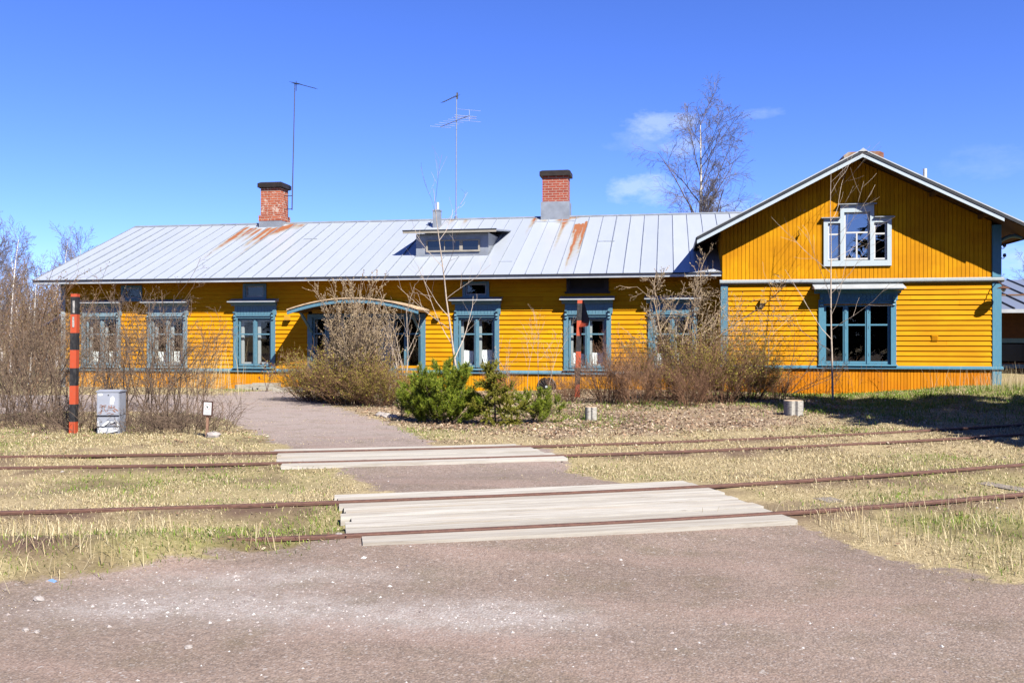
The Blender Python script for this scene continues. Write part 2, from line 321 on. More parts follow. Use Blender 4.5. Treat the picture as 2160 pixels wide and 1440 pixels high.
PATHP = gp([(640, 965), (598, 942), (552, 915), (500, 893), (440, 874), (300, 868), (120, 868), (0, 872)]) + [(-25, 17.6), (-40, 17.6), (-40, 24.2), (-22, 24.0)] + gp([(0, 833), (200, 832), (430, 831), (520, 826), (590, 822), (640, 836), (720, 860), (800, 888), (870, 914), (905, 938), (930, 965)])
def gravel(X, Y):
    n = (fbm(X, Y, 1.6, 5) - .5) * .9
    a = np.maximum(np.maximum(sdist(X, Y, ROADP) + n * .6, sdist(X, Y, MIDP) + n * .35), sdist(X, Y, PATHP) + n * .35)
    a = a + (fbm(X, Y, 7., 13, 2) - .5) * .35
    return sstep(-.34, .30, a)
# tracks
def smooth_line(pts, ext=14, step=.25):
    P = [Vector(p[:2]) for p in pts]; P = [P[0] + (P[0] - P[1]).normalized() * ext] + P + [P[-1] + (P[-1] - P[-2]).normalized() * ext]
    A = np.array([tuple(p) for p in P]); s = np.concatenate([[0], np.cumsum(np.hypot(*np.diff(A, axis=0).T))]); q = np.arange(0, s[-1], step)
    X = np.interp(q, s, A[:, 0]); Y = np.interp(q, s, A[:, 1]); k = np.ones(13) / 13
    for _ in range(2):
        Xp = np.pad(X, 6, mode='reflect', reflect_type='odd'); Yp = np.pad(Y, 6, mode='reflect', reflect_type='odd'); X = np.convolve(Xp, k, 'valid'); Y = np.convolve(Yp, k, 'valid')
    return np.stack([X, Y], 1)
def offset(L, d):
    T = np.gradient(L, axis=0); T /= np.linalg.norm(T, axis=1)[:, None]; return L + np.stack([T[:, 1], -T[:, 0]], 1) * d    # d>0: to the right of travel (towards camera)
RZ = .085
NF = smooth_line([G(u, v, RZ) for u, v in ((0, 1078), (400, 1068), (700, 1057), (1000, 1045), (1300, 1034), (1560, 1021), (1850, 1001), (2160, 977))])
NN = offset(NF, 1.44)
FF_ = smooth_line([G(u, v, RZ) for u, v in ((0, 961), (230, 958), (583, 953), (850, 946), (1120, 940), (1400, 931), (1700, 919), (1950, 907), (2160, 893))])
FN = offset(FF_, 1.03)
TRK = np.concatenate([NF, NN, FF_, FN])
def raild(X, Y):
    X = np.asarray(X, float); Y = np.asarray(Y, float); sh = X.shape; x = X.ravel(); y = Y.ravel(); d = np.full(x.shape, 99.)
    m = (y > 1) & (y < 24) & (np.abs(x) < 22)
    idx = np.where(m)[0]
    for c in range(0, len(idx), 20000):
        ii = idx[c:c + 20000]; d[ii] = np.sqrt(((x[ii][:, None] - TRK[None, :, 0]) ** 2 + (y[ii][:, None] - TRK[None, :, 1]) ** 2).min(1))
    return d.reshape(sh)
def flatk(X, Y): return .25 + .75 * sstep(.1, .7, raild(X, Y))
def s_at(L, p):
    i = int(np.argmin(((L - np.array(p[:2])) ** 2).sum(1))); return i
# ------------------------------------------------------------------ ground sheet
def axis_pts(segs):
    a = []
    for lo, hi, st in segs: a += list(np.arange(lo, hi, st))
    a.append(segs[-1][1]); return np.array(a)
xs = axis_pts([(-600, -100, 50), (-100, -40, 10), (-40, -24, 1), (-24, -10, .25), (-10, 9, .11), (9, 16, .25), (16, 40, 2), (40, 100, 10), (100, 600, 50)])
ys = axis_pts([(-600, -100, 50), (-100, -20, 10), (-20, 2, 1), (2, 12, .09), (12, 27, .16), (27, 45, 1), (45, 105, 6), (105, 605, 50)])
GX, GY = np.meshgrid(xs, ys); GZ = hgt(GX, GY); gr = gravel(GX, GY)
lit = sstep(-.6, .9, sdist(GX, GY, gp([(640, 850), (900, 905), (1190, 925), (1500, 915), (1700, 900), (1790, 872), (1730, 845), (1680, 835), (1650, 822)]) + [(2.5, 25.5), (-12, 25.5)]) + (fbm(GX, GY, 1.1, 21) - .5) * 1.6)
lit = np.maximum(lit, .8 * sstep(-.3, .8, sdist(GX, GY, gp([(0, 905), (130, 912), (300, 915), (430, 905), (470, 893), (400, 882), (0, 880)])) + (fbm(GX, GY, 1.4, 25) - .5) * 1.2))
def greenf(X, Y):
    g = sstep(.48, .74, fbm(X, Y, .55, 31)) * .6
    for u, v, r, k in ((1000, 1040, 1.2, -.8), (350, 1165, 1.3, .45), (590, 1140, .8, .8), (90, 1190, .9, .3), (500, 1010, 1.6, .55), (1250, 1000, 1.5, .3), (2120, 1110, .7, 1.1), (1900, 1050, .5, .6), (1990, 850, 3.2, 1.6), (2110, 845, 4, 2.2), (1000, 905, .8, .5), (600, 925, 1.6, .5), (30, 920, 1.5, .5), (1190, 900, .7, .5), (700, 1090, .9, .5), (740, 1135, .35, 1.2)):
        p = G(u, v); g = g + 1.0 * k * np.exp(-(((X - p.x) / r) ** 2 + ((Y - p.y) / (r * .7)) ** 2))
    return np.clip(g, 0, 1)
grn = greenf(GX, GY)
def pebf(X, Y):
    q_ = np.zeros_like(X)
    for u, v, a, b, k in PEB:
        p = G(u, v); q_ = q_ + k * np.exp(-(((X - p.x) / a) ** 2 + ((Y - p.y - .15 * (X - p.x)) / b) ** 2))
    return np.clip(q_ * (.4 + 1.2 * fbm(X, Y, 2.1, 77)), 0, 1)
PEB = ((500, 1270, 1.1, .25, .7), (820, 1300, .9, .25, .75), (250, 1290, .6, .25, .5), (640, 1215, .7, .2, .6), (1000, 1310, .5, .2, .6), (1800, 1350, 1.5, .4, .12), (1050, 1290, .5, .22, .7), (420, 1225, .9, .2, .4))
peb = pebf(GX, GY)
soil = np.clip(sstep(.5, .0, raild(GX, GY)) * .9 * sstep(.35, .6, fbm(GX, GY, 1.3, 41)) + .5 * sstep(.60, .74, fbm(GX, GY, 1.1, 43)), 0, 1)
roadish = sdist(GX, GY, ROADP)
n = NT('ground_surface'); A = {k: n.attr(k) for k in ('gravel', 'litter', 'green', 'pebble', 'soil', 'tone')}; P = n.pos()
big = n.noise(P, .9, 5, .6); med = n.noise(P, 6, 4, .65); fin_ = n.noise(P, 60, 3, .7)
vc = n.vor(P, 110); vsep = n.node('ShaderNodeSeparateColor', {0: vc}).outputs[0]; vb = n.vor(P, 62); vbs = n.node('ShaderNodeSeparateColor', {0: vb}).outputs[0]; vbd = n.vor(P, 62, 'Distance')
gcol = n.mix(n.ramp(big, [(.35, 0.), (.68, 1.)]), (.26, .185, .134), (.40, .29, .225))
gcol = n.mix(n.ramp(med, [(.4, 0.), (.72, .55)]), gcol, (.42, .32, .25))
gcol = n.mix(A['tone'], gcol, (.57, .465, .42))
gcol = n.mix(n.ramp(n.noise(P, 26, 4, .75), [(.36, .5), (.6, 0.)]), gcol, (.12, .092, .078))
gcol = n.mix(n.ramp(n.noise(P, 2.3, 5, .65), [(.5, 0.), (.68, .5)]), gcol, (.22, .175, .11))
gcol = n.mix(n.ramp(n.noise(n.pos((.35, 1.2, 1)), 1.2, 4, .6), [(.5, 0.), (.68, .5)]), gcol, (.46, .32, .265))
gcol = n.mix(n.ramp(vsep, [(.0, 0.), (.35, .0), (.36, .35), (.62, .35), (.63, 0.), (.88, 0.), (.89, .45)], 'CONSTANT'), gcol, n.ramp(vsep, [(.6, (.09, .07, .065)), (.8, (.50, .44, .41))]))
pk = n.math('MULTIPLY', n.math('ADD', A['pebble'], 0), n.ramp(med, [(.3, .4), (.6, 1.)]), True)
gcol = n.mix(n.math('MULTIPLY', n.math('ADD', .22, n.math('MULTIPLY', vsep, .5)), pk, True), gcol, (.66, .62, .60))
gcol = n.mix(n.ramp(vbs, [(.0, 0.), (.985, 0.), (.986, .5)], 'CONSTANT'), gcol, (.62, .58, .55))
st1 = n.math('ADD', n.math('MULTIPLY', n.noise(n.pos((1, 1, 1)), 30, 5, .8), .5), n.math('MULTIPLY', n.noise(n.pos((.7, 3.0, 1)), 34, 4, .8), .5))
scol = n.mix(n.ramp(st1, [(.40, 0.), (.60, 1.)]), (.235, .175, .085), (.72, .58, .34))
scol = n.mix(n.ramp(med, [(.5, 0.), (.75, .6)]), scol, (.36, .29, .15))
scol = n.mix(n.math('MULTIPLY', A['green'], n.ramp(med, [(.3, .5), (.6, .95)])), scol, n.mix(st1, (.13, .14, .03), (.36, .33, .11)))
scol = n.mix(n.math('MULTIPLY', A['litter'], .85), scol, n.mix(st1, (.17, .11, .075), (.55, .40, .29)))
scol = n.mix(A['soil'], scol, (.16, .10, .07))
edge = n.math('ADD', A['gravel'], n.math('MULTIPLY', n.math('SUBTRACT', n.noise(P, 9, 5, .7), .5), .9)); ek = n.ramp(edge, [(.40, 0.), (.62, 1.)])
col = n.mix(ek, scol, gcol)
hh = n.math('ADD', n.math('MULTIPLY', fin_, .5), n.math('SUBTRACT', n.math('MULTIPLY', med, .6), n.math('MULTIPLY', n.vor(P, 75, 'Distance'), .8)))
n.bump(hh, .4, .012); M_GROUND = n.fin(col, .92, 0, .15)
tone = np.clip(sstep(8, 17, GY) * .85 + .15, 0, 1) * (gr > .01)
nx, ny = len(xs), len(ys); Vg = np.stack([GX.ravel(), GY.ravel(), GZ.ravel()], 1)
ii, jj = np.meshgrid(np.arange(nx - 1), np.arange(ny - 1)); q = (jj * nx + ii); quads = np.stack([q, q + 1, q + 1 + nx, q + nx], -1).reshape(-1, 4)
cx = GX[:-1, :-1] + np.diff(GX, axis=1)[:-1] / 2; cy = GY[:-1, :-1] + np.diff(GY, axis=0)[:, :-1] / 2; gc = gravel(cx, cy).ravel(); cyf = cy.ravel(); rd = sdist(cx, cy, ROADP).ravel()
isroad = (gc > .5) & (rd > -.6); ispath = (gc > .5) & ~isroad
def sub_ground(name, sel):
    f = quads[sel]; u, inv = np.unique(f, return_inverse=True); me = npmesh(name, Vg[u], [inv.reshape(f.shape)], M_GROUND, True)
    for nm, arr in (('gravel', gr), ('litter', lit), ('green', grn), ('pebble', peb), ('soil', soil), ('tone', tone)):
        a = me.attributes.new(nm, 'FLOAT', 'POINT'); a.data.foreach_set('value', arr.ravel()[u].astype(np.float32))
    return tag(link(bpy.data.objects.new(name, me)), kind='structure')
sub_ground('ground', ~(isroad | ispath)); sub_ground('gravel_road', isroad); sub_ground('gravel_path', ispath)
# ------------------------------------------------------------------ the wooden station building
YF, YE = 25.9, 25.2              # long facade plane, its eave edge
XL, XG0, XG1 = -19.49, 1.48, 8.67
YG, YGO = 25.2, 24.45           # gable front plane, verge edge
ZE, RS, YR = 3.43, .433, 30.7   # eave height, roof slope, ridge Y
ZR = ZE + RS * (YR - YE)
XR, ZRG, SG = 5.06, 6.52, .515  # gable ridge
YB = 36.2
B = thing('station_building', 'long yellow wooden building with pale metal roof, blue windows and a taller gabled wing', 'building', (0, YF, 0))
OFF = Vector((0, YF, 0))
def part(mb, name, mat, parent=None, label=None, smooth=False):
    """world-coordinate mesh put under the building (or one of its parts)"""
    o = mb.build(name, mat, parent or B, smooth)
    if (parent or B) is B: o.location = -OFF
    if label: o['label'] = label
    return o
def minus(a, b, holes):
    segs = [(a, b)]
    for h0, h1 in holes:
        ns = []
        for s0, s1 in segs:
            if h1 <= s0 or h0 >= s1: ns.append((s0, s1)); continue
            if h0 > s0 + .02: ns.append((s0, h0))
            if h1 < s1 - .02: ns.append((h1, s1))
        segs = ns
    return segs
rng = random.Random(4)
def hsiding(mb, x0, x1, z0, z1, Y, holes, rh=.137, joints=True):
    """clapboards: holes are (xa,xb,za,zb)"""
    z = z0
    while z < z1 - .02:
        t = min(z + rh, z1); hs_ = [(h[0], h[1]) for h in holes if h[2] < t - .03 and h[3] > z + .03]
        for a, b in minus(x0, x1, hs_):
            cuts = [a]
            if joints:
                c = a + rng.uniform(1.2, 4.5)
                while c < b - .6: cuts.append(c); c += rng.uniform(2.2, 4.6)
            cuts.append(b)
            for i in range(len(cuts) - 1):
                j = rng.uniform(-.003, .003); g = .003
                mb.prism([(Y - .040 + j, z + rng.uniform(0, .003)), (Y - .012, t - .008), (Y - .002, t + .004), (Y + .02, t + .004), (Y + .02, z)], 'x', cuts[i] + (g if i else 0), cuts[i + 1])
        z += rh
def vsiding(mb, x0, x1, z0, ztop, Y, holes, w=.105, th=.022):
    x = x0
    while x < x1 - .01:
        t = min(x + w, x1); hs_ = [(h[2], h[3]) for h in holes if h[0] < t - .02 and h[1] > x + .02]; j = rng.uniform(-.003, .003)
        za, zb = ztop(x), ztop(t); zm = min(za, zb)
        for a, b in minus(z0, zm, hs_):
            top = (b == zm)
            z1a, z1b = (za, zb) if top else (b, b); y0 = Y - th + j; c = .0055
            P8 = [(x + .001, Y + .01, a), (x + c, y0, a), (t - c, y0, a), (t - .001, Y + .01, a)]
            Q8 = [(p[0], p[1], z1a + (z1b - z1a) * (p[0] - x) / (t - x)) for p in P8]
            mb.add(P8 + Q8, [(0, 1, 2, 3)[::-1], (4, 5, 6, 7), (0, 4, 5, 1)[::-1], (1, 5, 6, 2)[::-1], (2, 6, 7, 3)[::-1], (3, 7, 4, 0)[::-1]])
        x += w
# windows of the long facade
wpx = [(178, 248), (315, 390), (496, 577), (958, 1052), (1190, 1288), (1369, 1468)]
WINS = [(PY((a + b) / 2, 700, YF - .05).x) for a, b in wpx]
ZW0, ZW1 = .64, 2.20; HWO = .56
ZT0, ZT1 = .52, .62          # base trim
holes = [(c - HWO, c + HWO, ZW0, ZW1) for c in WINS]
ENT = (-11.0, -7.22, .40, 2.32)
holes.append(ENT)
att = []
for (u0, u1, v0, v1) in ((256, 300, 602, 634), (513, 562, 598, 632), (976, 1032, 593, 628), (1195, 1284, 578, 617)):
    a = PY(u0, v1, YF - .03); b = PY(u1, v0, YF - .03); att.append((a.x, b.x, a.z, b.z)); holes.append((a.x + .07, b.x - .07, a.z + .05, b.z - .05))
mb = MB(); hsiding(mb, XL + .1, XG0, ZT1, ZE + .28, YF, holes); part(mb, 'front_wall', M_YH, label='long front wall of yellow lapped boards')
mb = MB(); vsiding(mb, XL, XG0, -.15, lambda x: ZT0, YF, [(-10.2, -8.0, -.2, .42)], .085, .03); part(mb, 'plinth', M_PL2, label='ochre plinth boards under the long front')
mb = MB()
for a, b in ((XL - .04, ENT[0] - .02), (ENT[1] + .02, XG0)):
    mb.prism([(YF - .085, ZT0), (YF - .085, ZT0 + .045), (YF - .03, ZT1), (YF + .01, ZT1), (YF + .01, ZT0)], 'x', a, b)
part(mb, 'base_trim', M_BL)
# end walls, back wall, interior
def profz(Y): return ZE + RS * (min(Y, 2 * YR - Y) - YE)
mb = MB(); mb.prism([(YF + .02, -.2), (YB - .7, -.2), (YB - .7, profz(YB - .7) - .1), (YR, ZR - .12), (YF + .02, profz(YF) - .1)], 'x', XL, XL + .12)
part(mb, 'end_wall', M_YH)
mb = MB(); mb.box(XL + .12, XG1, YB - .8, YB - .7, -.2, ZE + .2); part(mb, 'back_wall', M_YH)
mb = MB(); mb.box(XL + .14, XG1 - .14, YF + .06, YB - .82, .30, .36); mb.box(XL + .14, XG1 - .14, YF + .06, YB - .82, 3.32, 3.38)
mb.box(XL + .14, XG1 - .14, YF + 3.6, YF + 3.7, .36, 3.32)
for x in (-17.2, -14.2, -11.3, -6.9, -3.3, -.6, 1.5): mb.box(x, x + .1, YF + .06, YF + 3.6, .36, 3.32)
part(mb, 'interior_walls', M_INT)
mb = MB(); mb.box(XL - .05, XL + .1, YF - .06, YF + .1, -.1, ZE + .2); part(mb, 'corner_board', M_TRIM, label='pale weathered corner board at the far end')
mb = MB()
mb.prism([(XL, 2.5), (XL - 1.15, 1.95), (XL - 1.15, 2.02), (XL, 2.58)], 'y', 26.4, 28.6)
part(mb, 'side_canopy', M_ROOF, label='small lean-to canopy on the end wall')
mb = MB()
for y in (26.55, 28.4): mb.hexa([(XL - .05, y, 1.5), (XL, y, 1.5), (XL, y + .06, 1.5), (XL - .05, y + .06, 1.5), (XL - 1.0, y, 1.98), (XL - .9, y, 1.98), (XL - .9, y + .06, 1.98), (XL - 1.0, y + .06, 1.98)])
part(mb, 'canopy_bracket', M_BL)
def sash(mb, x0, x1, z0, z1, Y, zt, w=.05, d=.04, mull=None):
    mb.box(x0, x0 + w, Y, Y + d, z0, z1); mb.box(x1 - w, x1, Y, Y + d, z0, z1); mb.box(x0 + w, x1 - w, Y, Y + d, z0, z0 + w * 1.25); mb.box(x0 + w, x1 - w, Y, Y + d, z1 - w, z1)
    if zt: mb.box(x0 + w, x1 - w, Y + .002, Y + d - .002, zt - .022, zt + .022)
def pane_box(x0, x1, z0, z1, Y, parent, mat=M_GL):
    p = MB(); p.add([(x0, Y, z0), (x1, Y, z0), (x1, Y, z1), (x0, Y, z1)], [(0, 1, 2, 3)]); return p.build('pane', mat, parent)
def corbel(mb, x, Y, z): mb.prism([(Y, z - .26), (Y - .045, z - .24), (Y - .03, z - .19), (Y - .075, z - .15), (Y - .05, z - .1), (Y - .10, z - .03), (Y - .10, z), (Y, z)], 'x', x - .03, x + .03)
def casement(cx, z0, z1, hw, Y, zt, nsash, mat, label, hoodz, hoodw, hoodp, zsill, inner=True):
    """double-leaf window: casing (the part), sashes, panes, hood, sill, corbels"""
    m = MB(); cw = .135; yo = Y - .075
    m.box(cx - hw - cw, cx - hw, yo, Y + .12, zsill, z1 + .12); m.box(cx + hw, cx + hw + cw, yo, Y + .12, zsill, z1 + .12)
    m.box(cx - hw, cx + hw, yo + .006, Y + .12, z1, z1 + .07); m.box(cx - hw - .02, cx + hw + .02, yo - .03, yo + .002, z1 + .066, z1 + .096)
    w = part(m, 'window', mat, label=label)
    s = MB(); step = 2 * hw / nsash
    for i in range(nsash): sash(s, cx - hw + i * step + .012, cx - hw + (i + 1) * step - .012, z0 + .03, z1 - .01, Y - .0, zt, .055)
    for i in range(1, nsash): s.box(cx - hw + i * step - .03, cx - hw + i * step + .03, Y - .022, Y - .002, z0 + .03, z1 - .01)
    s.build('sash', mat, w)
    for i in range(nsash): pane_box(cx - hw + i * step + .05, cx - hw + (i + 1) * step - .05, z0 + .08, z1 - .05, Y + .02, w)
    if inner:
        s = MB()
        for i in range(nsash): sash(s, cx - hw + i * step + .03, cx - hw + (i + 1) * step - .03, z0 + .03, z1 - .02, Y + .13, zt, .095)
        s.build('inner_sash', M_WHITE, w)
    s = MB()
    for i in range(nsash):
        for z in (z0 + .25, zt - .1, z1 - .25): s.box(cx - hw + i * step - .012 + .012 * i, cx - hw + i * step + .004 + .012 * i, Y - .03, Y - .0, z, z + .07)
    s.build('hinge', M_BL, w)
    # frieze boards and hood
    s = MB(); x = cx - hw - .10
    zf0, zf1 = z1 + .10, hoodz - .10
    while x < cx + hw + .09: s.box(x + .004, x + .096, Y - .07, Y - .02, zf0, zf1); x += .1
    s.box(cx - hw - .1, cx + hw + .1, Y - .055, Y - .02, zf0, zf1)
    s.build('frieze', mat, w)
    s = MB(); a = hoodw
    s.prism([(Y - .03, zf1 - .02), (Y - .10, zf1 - .02), (Y - .13, zf1 + .03), (Y - hoodp + .03, hoodz - .035), (Y - hoodp + .03, hoodz - .005), (Y - .03, hoodz)], 'x', cx - a + .05, cx + a - .05)
    s.build('hood', mat, w)
    s = MB(); s.prism([(Y - hoodp, hoodz - .015), (Y - hoodp, hoodz + .012), (Y + .0, hoodz + .012 + hoodp * .32), (Y + .0, hoodz + .004)], 'x', cx - a, cx + a); s.build('hood_flashing', M_FLASHL, w)
    for sg in (-1, 1): s = MB(); corbel(s, cx + sg * (hw + .07), yo - .001, z1 + .20); s.build('corbel', mat, w)
    s = MB(); s.prism([(Y - .13, zsill - .005), (Y - .13, zsill + .02), (Y + .1, zsill + .055), (Y + .1, zsill - .005)], 'x', cx - hw - .16, cx + hw + .16); s.build('sill', mat, w)
    return w
wl_ = ['window nearest the far end of the long front', 'window behind the bare hedge, second along the long front', 'curtainless window left of the arched porch', 'window with drawn-back curtains right of the porch', 'window behind the striped pole', 'window next to the gabled wing, behind pale branches']
for c, l in zip(WINS, wl_): casement(c, ZW0 + .03, ZW1, HWO, YF, 1.70, 2, M_BLW if c < -15 else M_BL, l, 2.71, .80, .30, ZT1 + .006)
for i, (a, b, z0, z1) in enumerate(att):
    m = MB(); m.box(a, a + .09, YF - .06, YF + .06, z0, z1); m.box(b - .09, b, YF - .06, YF + .06, z0, z1); m.box(a + .09, b - .09, YF - .06, YF + .06, z1 - .07, z1); m.box(a + .09, b - .09, YF - .06, YF + .06, z0, z0 + .07)
    m.box(a - .05, b + .05, YF - .09, YF - .061, z0 - .03, z0 + .02)
    w = part(m, 'attic_window', M_BL if i != 3 else M_CAP); s = MB(); sash(s, a + .09, b - .09, z0 + .07, z1 - .07, YF - .01, 0, .04, .04); s.build('sash', M_TRIM if i != 3 else M_CAP, w); pane_box(a + .12, b - .12, z0 + .1, z1 - .1, YF + .02, w, M_GL if i != 3 else M_INT)
# entrance group under the arched canopy
e0, e1, ez0, ez1 = ENT
m = MB(); m.box(e0, e1, YF - .06, YF + .1, ez1 - .10, ez1)
for x, w_ in ((e0, .15), (-9.92, .12), (-8.42, .12), (e1 - .15, .15)): m.box(x, x + w_, YF - .07, YF + .1, ez0, ez1 - .1)
m.box(e0 + .15, -9.92, YF - .05, YF + .08, ez0, ez0 + .26); m.box(-8.3, e1 - .15, YF - .05, YF + .08, ez0, ez0 + .26)
ent = part(m, 'entrance_frame', M_BL, label='blue entrance frame under the arched canopy')
for (x0, x1) in ((e0 + .15, -9.92), (-8.3, e1 - .15)):
    s = MB(); xm = (x0 + x1) / 2
    for a, b in ((x0, xm), (xm, x1)): sash(s, a + .01, b - .01, ez0 + .26, ez1 - .10, YF - .01, 1.71, .06)
    s.build('side_window', M_BL, ent)
    for a, b in ((x0, xm), (xm, x1)): pane_box(a + .06, b - .06, ez0 + .32, ez1 - .16, YF + .01, ent)
    s = MB(); sash(s, x0 + .04, x1 - .04, ez0 + .26, ez1 - .11, YF + .13, 1.71, .05); s.box(xm - .05, xm - .01, YF + .13, YF + .17, ez0 + .3, ez1 - .12); s.build('inner_sash', M_WHITE, ent)
s = MB(); s.box(-8.9, -8.44, YF - .02, YF + .03, ez0 + .26, 1.95); s.build('side_panel', M_BLB, ent)
dr = MB()
for x0, x1 in ((-9.80, -9.12), (-9.10, -8.42)):
    dr.box(x0, x1, YF + .30, YF + .35, ez0, 2.14)
    for z0, z1 in ((ez0 + .12, 1.1), (1.22, 2.04)): dr.box(x0 + .1, x1 - .1, YF + .27, YF + .30, z0, z1)
dd = part(dr, 'door', M_DOOR, label='maroon double door under the canopy'); s = MB(); s.box(-9.2, -9.16, YF + .22, YF + .30, 1.12, 1.3); s.build('handle', M_CAP, dd)
s = MB(); s.box(-9.8, -8.42, YF + .28, YF + .34, 2.15, 2.30); part(s, 'transom_light', M_BL)
# arched canopy
CX0, CX1, CY = -11.13, -7.10, 24.63
def arc(x, base, rise): t = (x - (CX0 + CX1) / 2) / ((CX1 - CX0) / 2); return base + rise * (1 - t * t)
m = MB(); m2 = MB(); m3 = MB(); m4 = MB(); nseg = 24
for i in range(nseg):
    a = CX0 + (CX1 - CX0) * i / nseg; b = CX0 + (CX1 - CX0) * (i + 1) / nseg
    def seg(mm, y0, y1, lo, hi, da=0, rise=.335):
        za, zb = arc(a, 0, rise), arc(b, 0, rise)
        mm.hexa([(a, y0, za + lo), (b, y0, zb + lo), (b, y1, zb + lo), (a, y1, za + lo), (a, y0, za + hi), (b, y0, zb + hi), (b, y1, zb + hi), (a, y1, za + hi)])
    seg(m, CY + .06, YF - .02, 2.34, 2.385); seg(m2, CY, CY + .04, 2.28, 2.37); seg(m3, CY - .03, YF - .02, 2.40, 2.44); seg(m4, CY + .01, CY + .055, 2.37, 2.40)
can = part(m, 'porch_canopy', M_SOF, label='shallow arched canopy over the entrance'); m2.build('fascia', M_BL, can); m3.build('canopy_roof', M_TAR, can); m4.build('roof_edge', M_DARK, can)
for x in (CX0 + .25, CX1 - .33):
    s = MB(); s.hexa([(x, YF - .08, 1.75), (x + .07, YF - .08, 1.75), (x + .07, YF - .02, 1.75), (x, YF - .02, 1.75), (x, YF - .98, 2.33), (x + .07, YF - .98, 2.33), (x + .07, YF - .86, 2.33), (x, YF - .86, 2.33)]); s.build('bracket', M_BL, can)
s = MB(); s.box(CX0 + .3, CX1 - .3, YF - .1, YF - .03, 2.34, 2.46); s.build('beam', M_WL, can)
# steps
m = MB(); m.box(-10.4, -7.9, 24.7, YF - .09, .14, .30); m.box(-10.6, -7.7, 24.3, 24.7, -.05, .15); part(m, 'porch_step', M_TIMB)
# ---- main roof
def grid_roof(mb_v, mb_f, rustf, x0, x1, ya, yb, zfun, nx_=15, ny_=60):
    base = sum(len(v) for v in mb_v); X = np.linspace(x0, x1, nx_); Y = np.linspace(ya, yb, ny_); gx, gy = np.meshgrid(X, Y); gz = zfun(gx, gy)
    mb_v.append(np.stack([gx.ravel(), gy.ravel(), gz.ravel()], 1)); i, j = np.meshgrid(np.arange(nx_ - 1), np.arange(ny_ - 1)); q = j * nx_ + i + base
    mb_f.append(np.stack([q, q + 1, q + 1 + nx_, q + nx_], -1).reshape(-1, 4)); rustf.append(rust_at(gx, gy).ravel())
def roofpt(u, v):
    d = D(u, v); t = (ZE - RS * YE - EYE) / (d.z - RS * d.y); return Vector((d.x * t, d.y * t, EYE + d.z * t))
STK = []   # x, ytop, length, width, strength
for u, v, L, w, k in ((522, 480, 1.6, .10, .8), (535, 482, 1.1, .16, 1.0), (548, 484, 1.3, .10, .7), (568, 482, 1.7, .10, 1.1), (582, 482, 1.2, .14, 1.2), (600, 478, .8, .2, 1.0), (617, 474, .6, .2, .8), (510, 490, 1.9, .12, .35), (495, 500, 2.3, .14, .25), (556, 500, 2.2, .12, .3), (637, 474, .5, .2, .4),
                    (1132, 458, .9, .07, .8), (1150, 460, .4, .2, .5), (1185, 462, .45, .22, .6), (1198, 458, .8, .14, .8), (1190, 470, 2.6, .08, .4), (1215, 455, .35, .2, .8), (1235, 452, .3, .2, .6),
                    (1215, 474, 1.1, .05, 1.0), (1222, 473, 3.1, .036, 1.7), (1229, 472, 1.4, .03, 1.0), (1237, 468, 2.2, .04, 1.7), (1224, 474, 3.6, .16, .42), (1235, 474, 3.0, .1, .3), (1125, 462, 1.6, .08, .3), (955, 462, .6, .15, .35), (985, 462, .8, .12, .3)):
    p = roofpt(u, v); STK.append((p.x, p.y, L * 1.45, w * .75, k))
def rust_at(X, Y):
    r = np.zeros_like(X)
    for x0, y0, L, w, k in STK:
        t = (y0 - Y) / L; xx = x0 + (vn(X * 0 + x0 * 9, Y, 2.5, 3) - .5) * .04
        r += 1.7 * k * np.exp(-((X - xx) / w) ** 2) * np.where(t < 0, np.exp(-(t * L / .06) ** 2), np.clip(1 - t, 0, 1) ** 1.3)
    return np.clip(r * (.6 + .8 * vn(X, Y, 9, 5)), 0, 1.4)
DX0, DX1, DYF = -7.80, -5.48, 26.84   # dormer
RX0, RX1 = -20.03, 6.5
PW = .47; VV, FR, RU = [], [], []; seams = MB(); x = RX0; k = 0
def zmain(gx, gy): return ZE + RS * (gy - YE) + .012 * np.sin(gx * 1.1) * np.sin((gy - YE) * .6)
while x < RX1 - .05:
    t = min(x + PW, RX1); ya = YE
    yb = YR
    # cut the sheet away inside the gable wing
    if x > XG0 - .1:
        ya = min(YR - .3, YG + 1.0 + (x - XG0) * 1.0)
    grid_roof(VV, FR, RU, x + .004, t - .004, ya, yb, zmain)
    if x > RX0 + .1:
        p0 = (x, ya - .005, float(zmain(np.array(x), np.array(ya)))); p1 = (x, yb, float(zmain(np.array(x), np.array(yb))))
        jx = rng.uniform(-.01, .01)
        seams.hexa([(x - .008, p0[1], p0[2] - .01), (x + .008, p0[1], p0[2] - .01), (x + .008 + jx, p1[1], p1[2] - .01), (x - .008 + jx, p1[1], p1[2] - .01), (x - .008, p0[1], p0[2] + .032), (x + .008, p0[1], p0[2] + .032), (x + .008 + jx, p1[1], p1[2] + .032), (x - .008 + jx, p1[1], p1[2] + .032)])
    x += PW; k += 1
V_ = np.concatenate(VV); me = npmesh('roof', V_, [np.concatenate(FR)], M_ROOF, False)
a = me.attributes.new('rust', 'FLOAT', 'POINT'); a.data.foreach_set('value', np.concatenate(RU).astype(np.float32))
ROOF = link(bpy.data.objects.new('roof', me), B); ROOF.location = -OFF; ROOF['label'] = 'long pale metal roof with standing seams and rust streaks'
seams.build('seam', M_SEAM, ROOF)
m = MB()
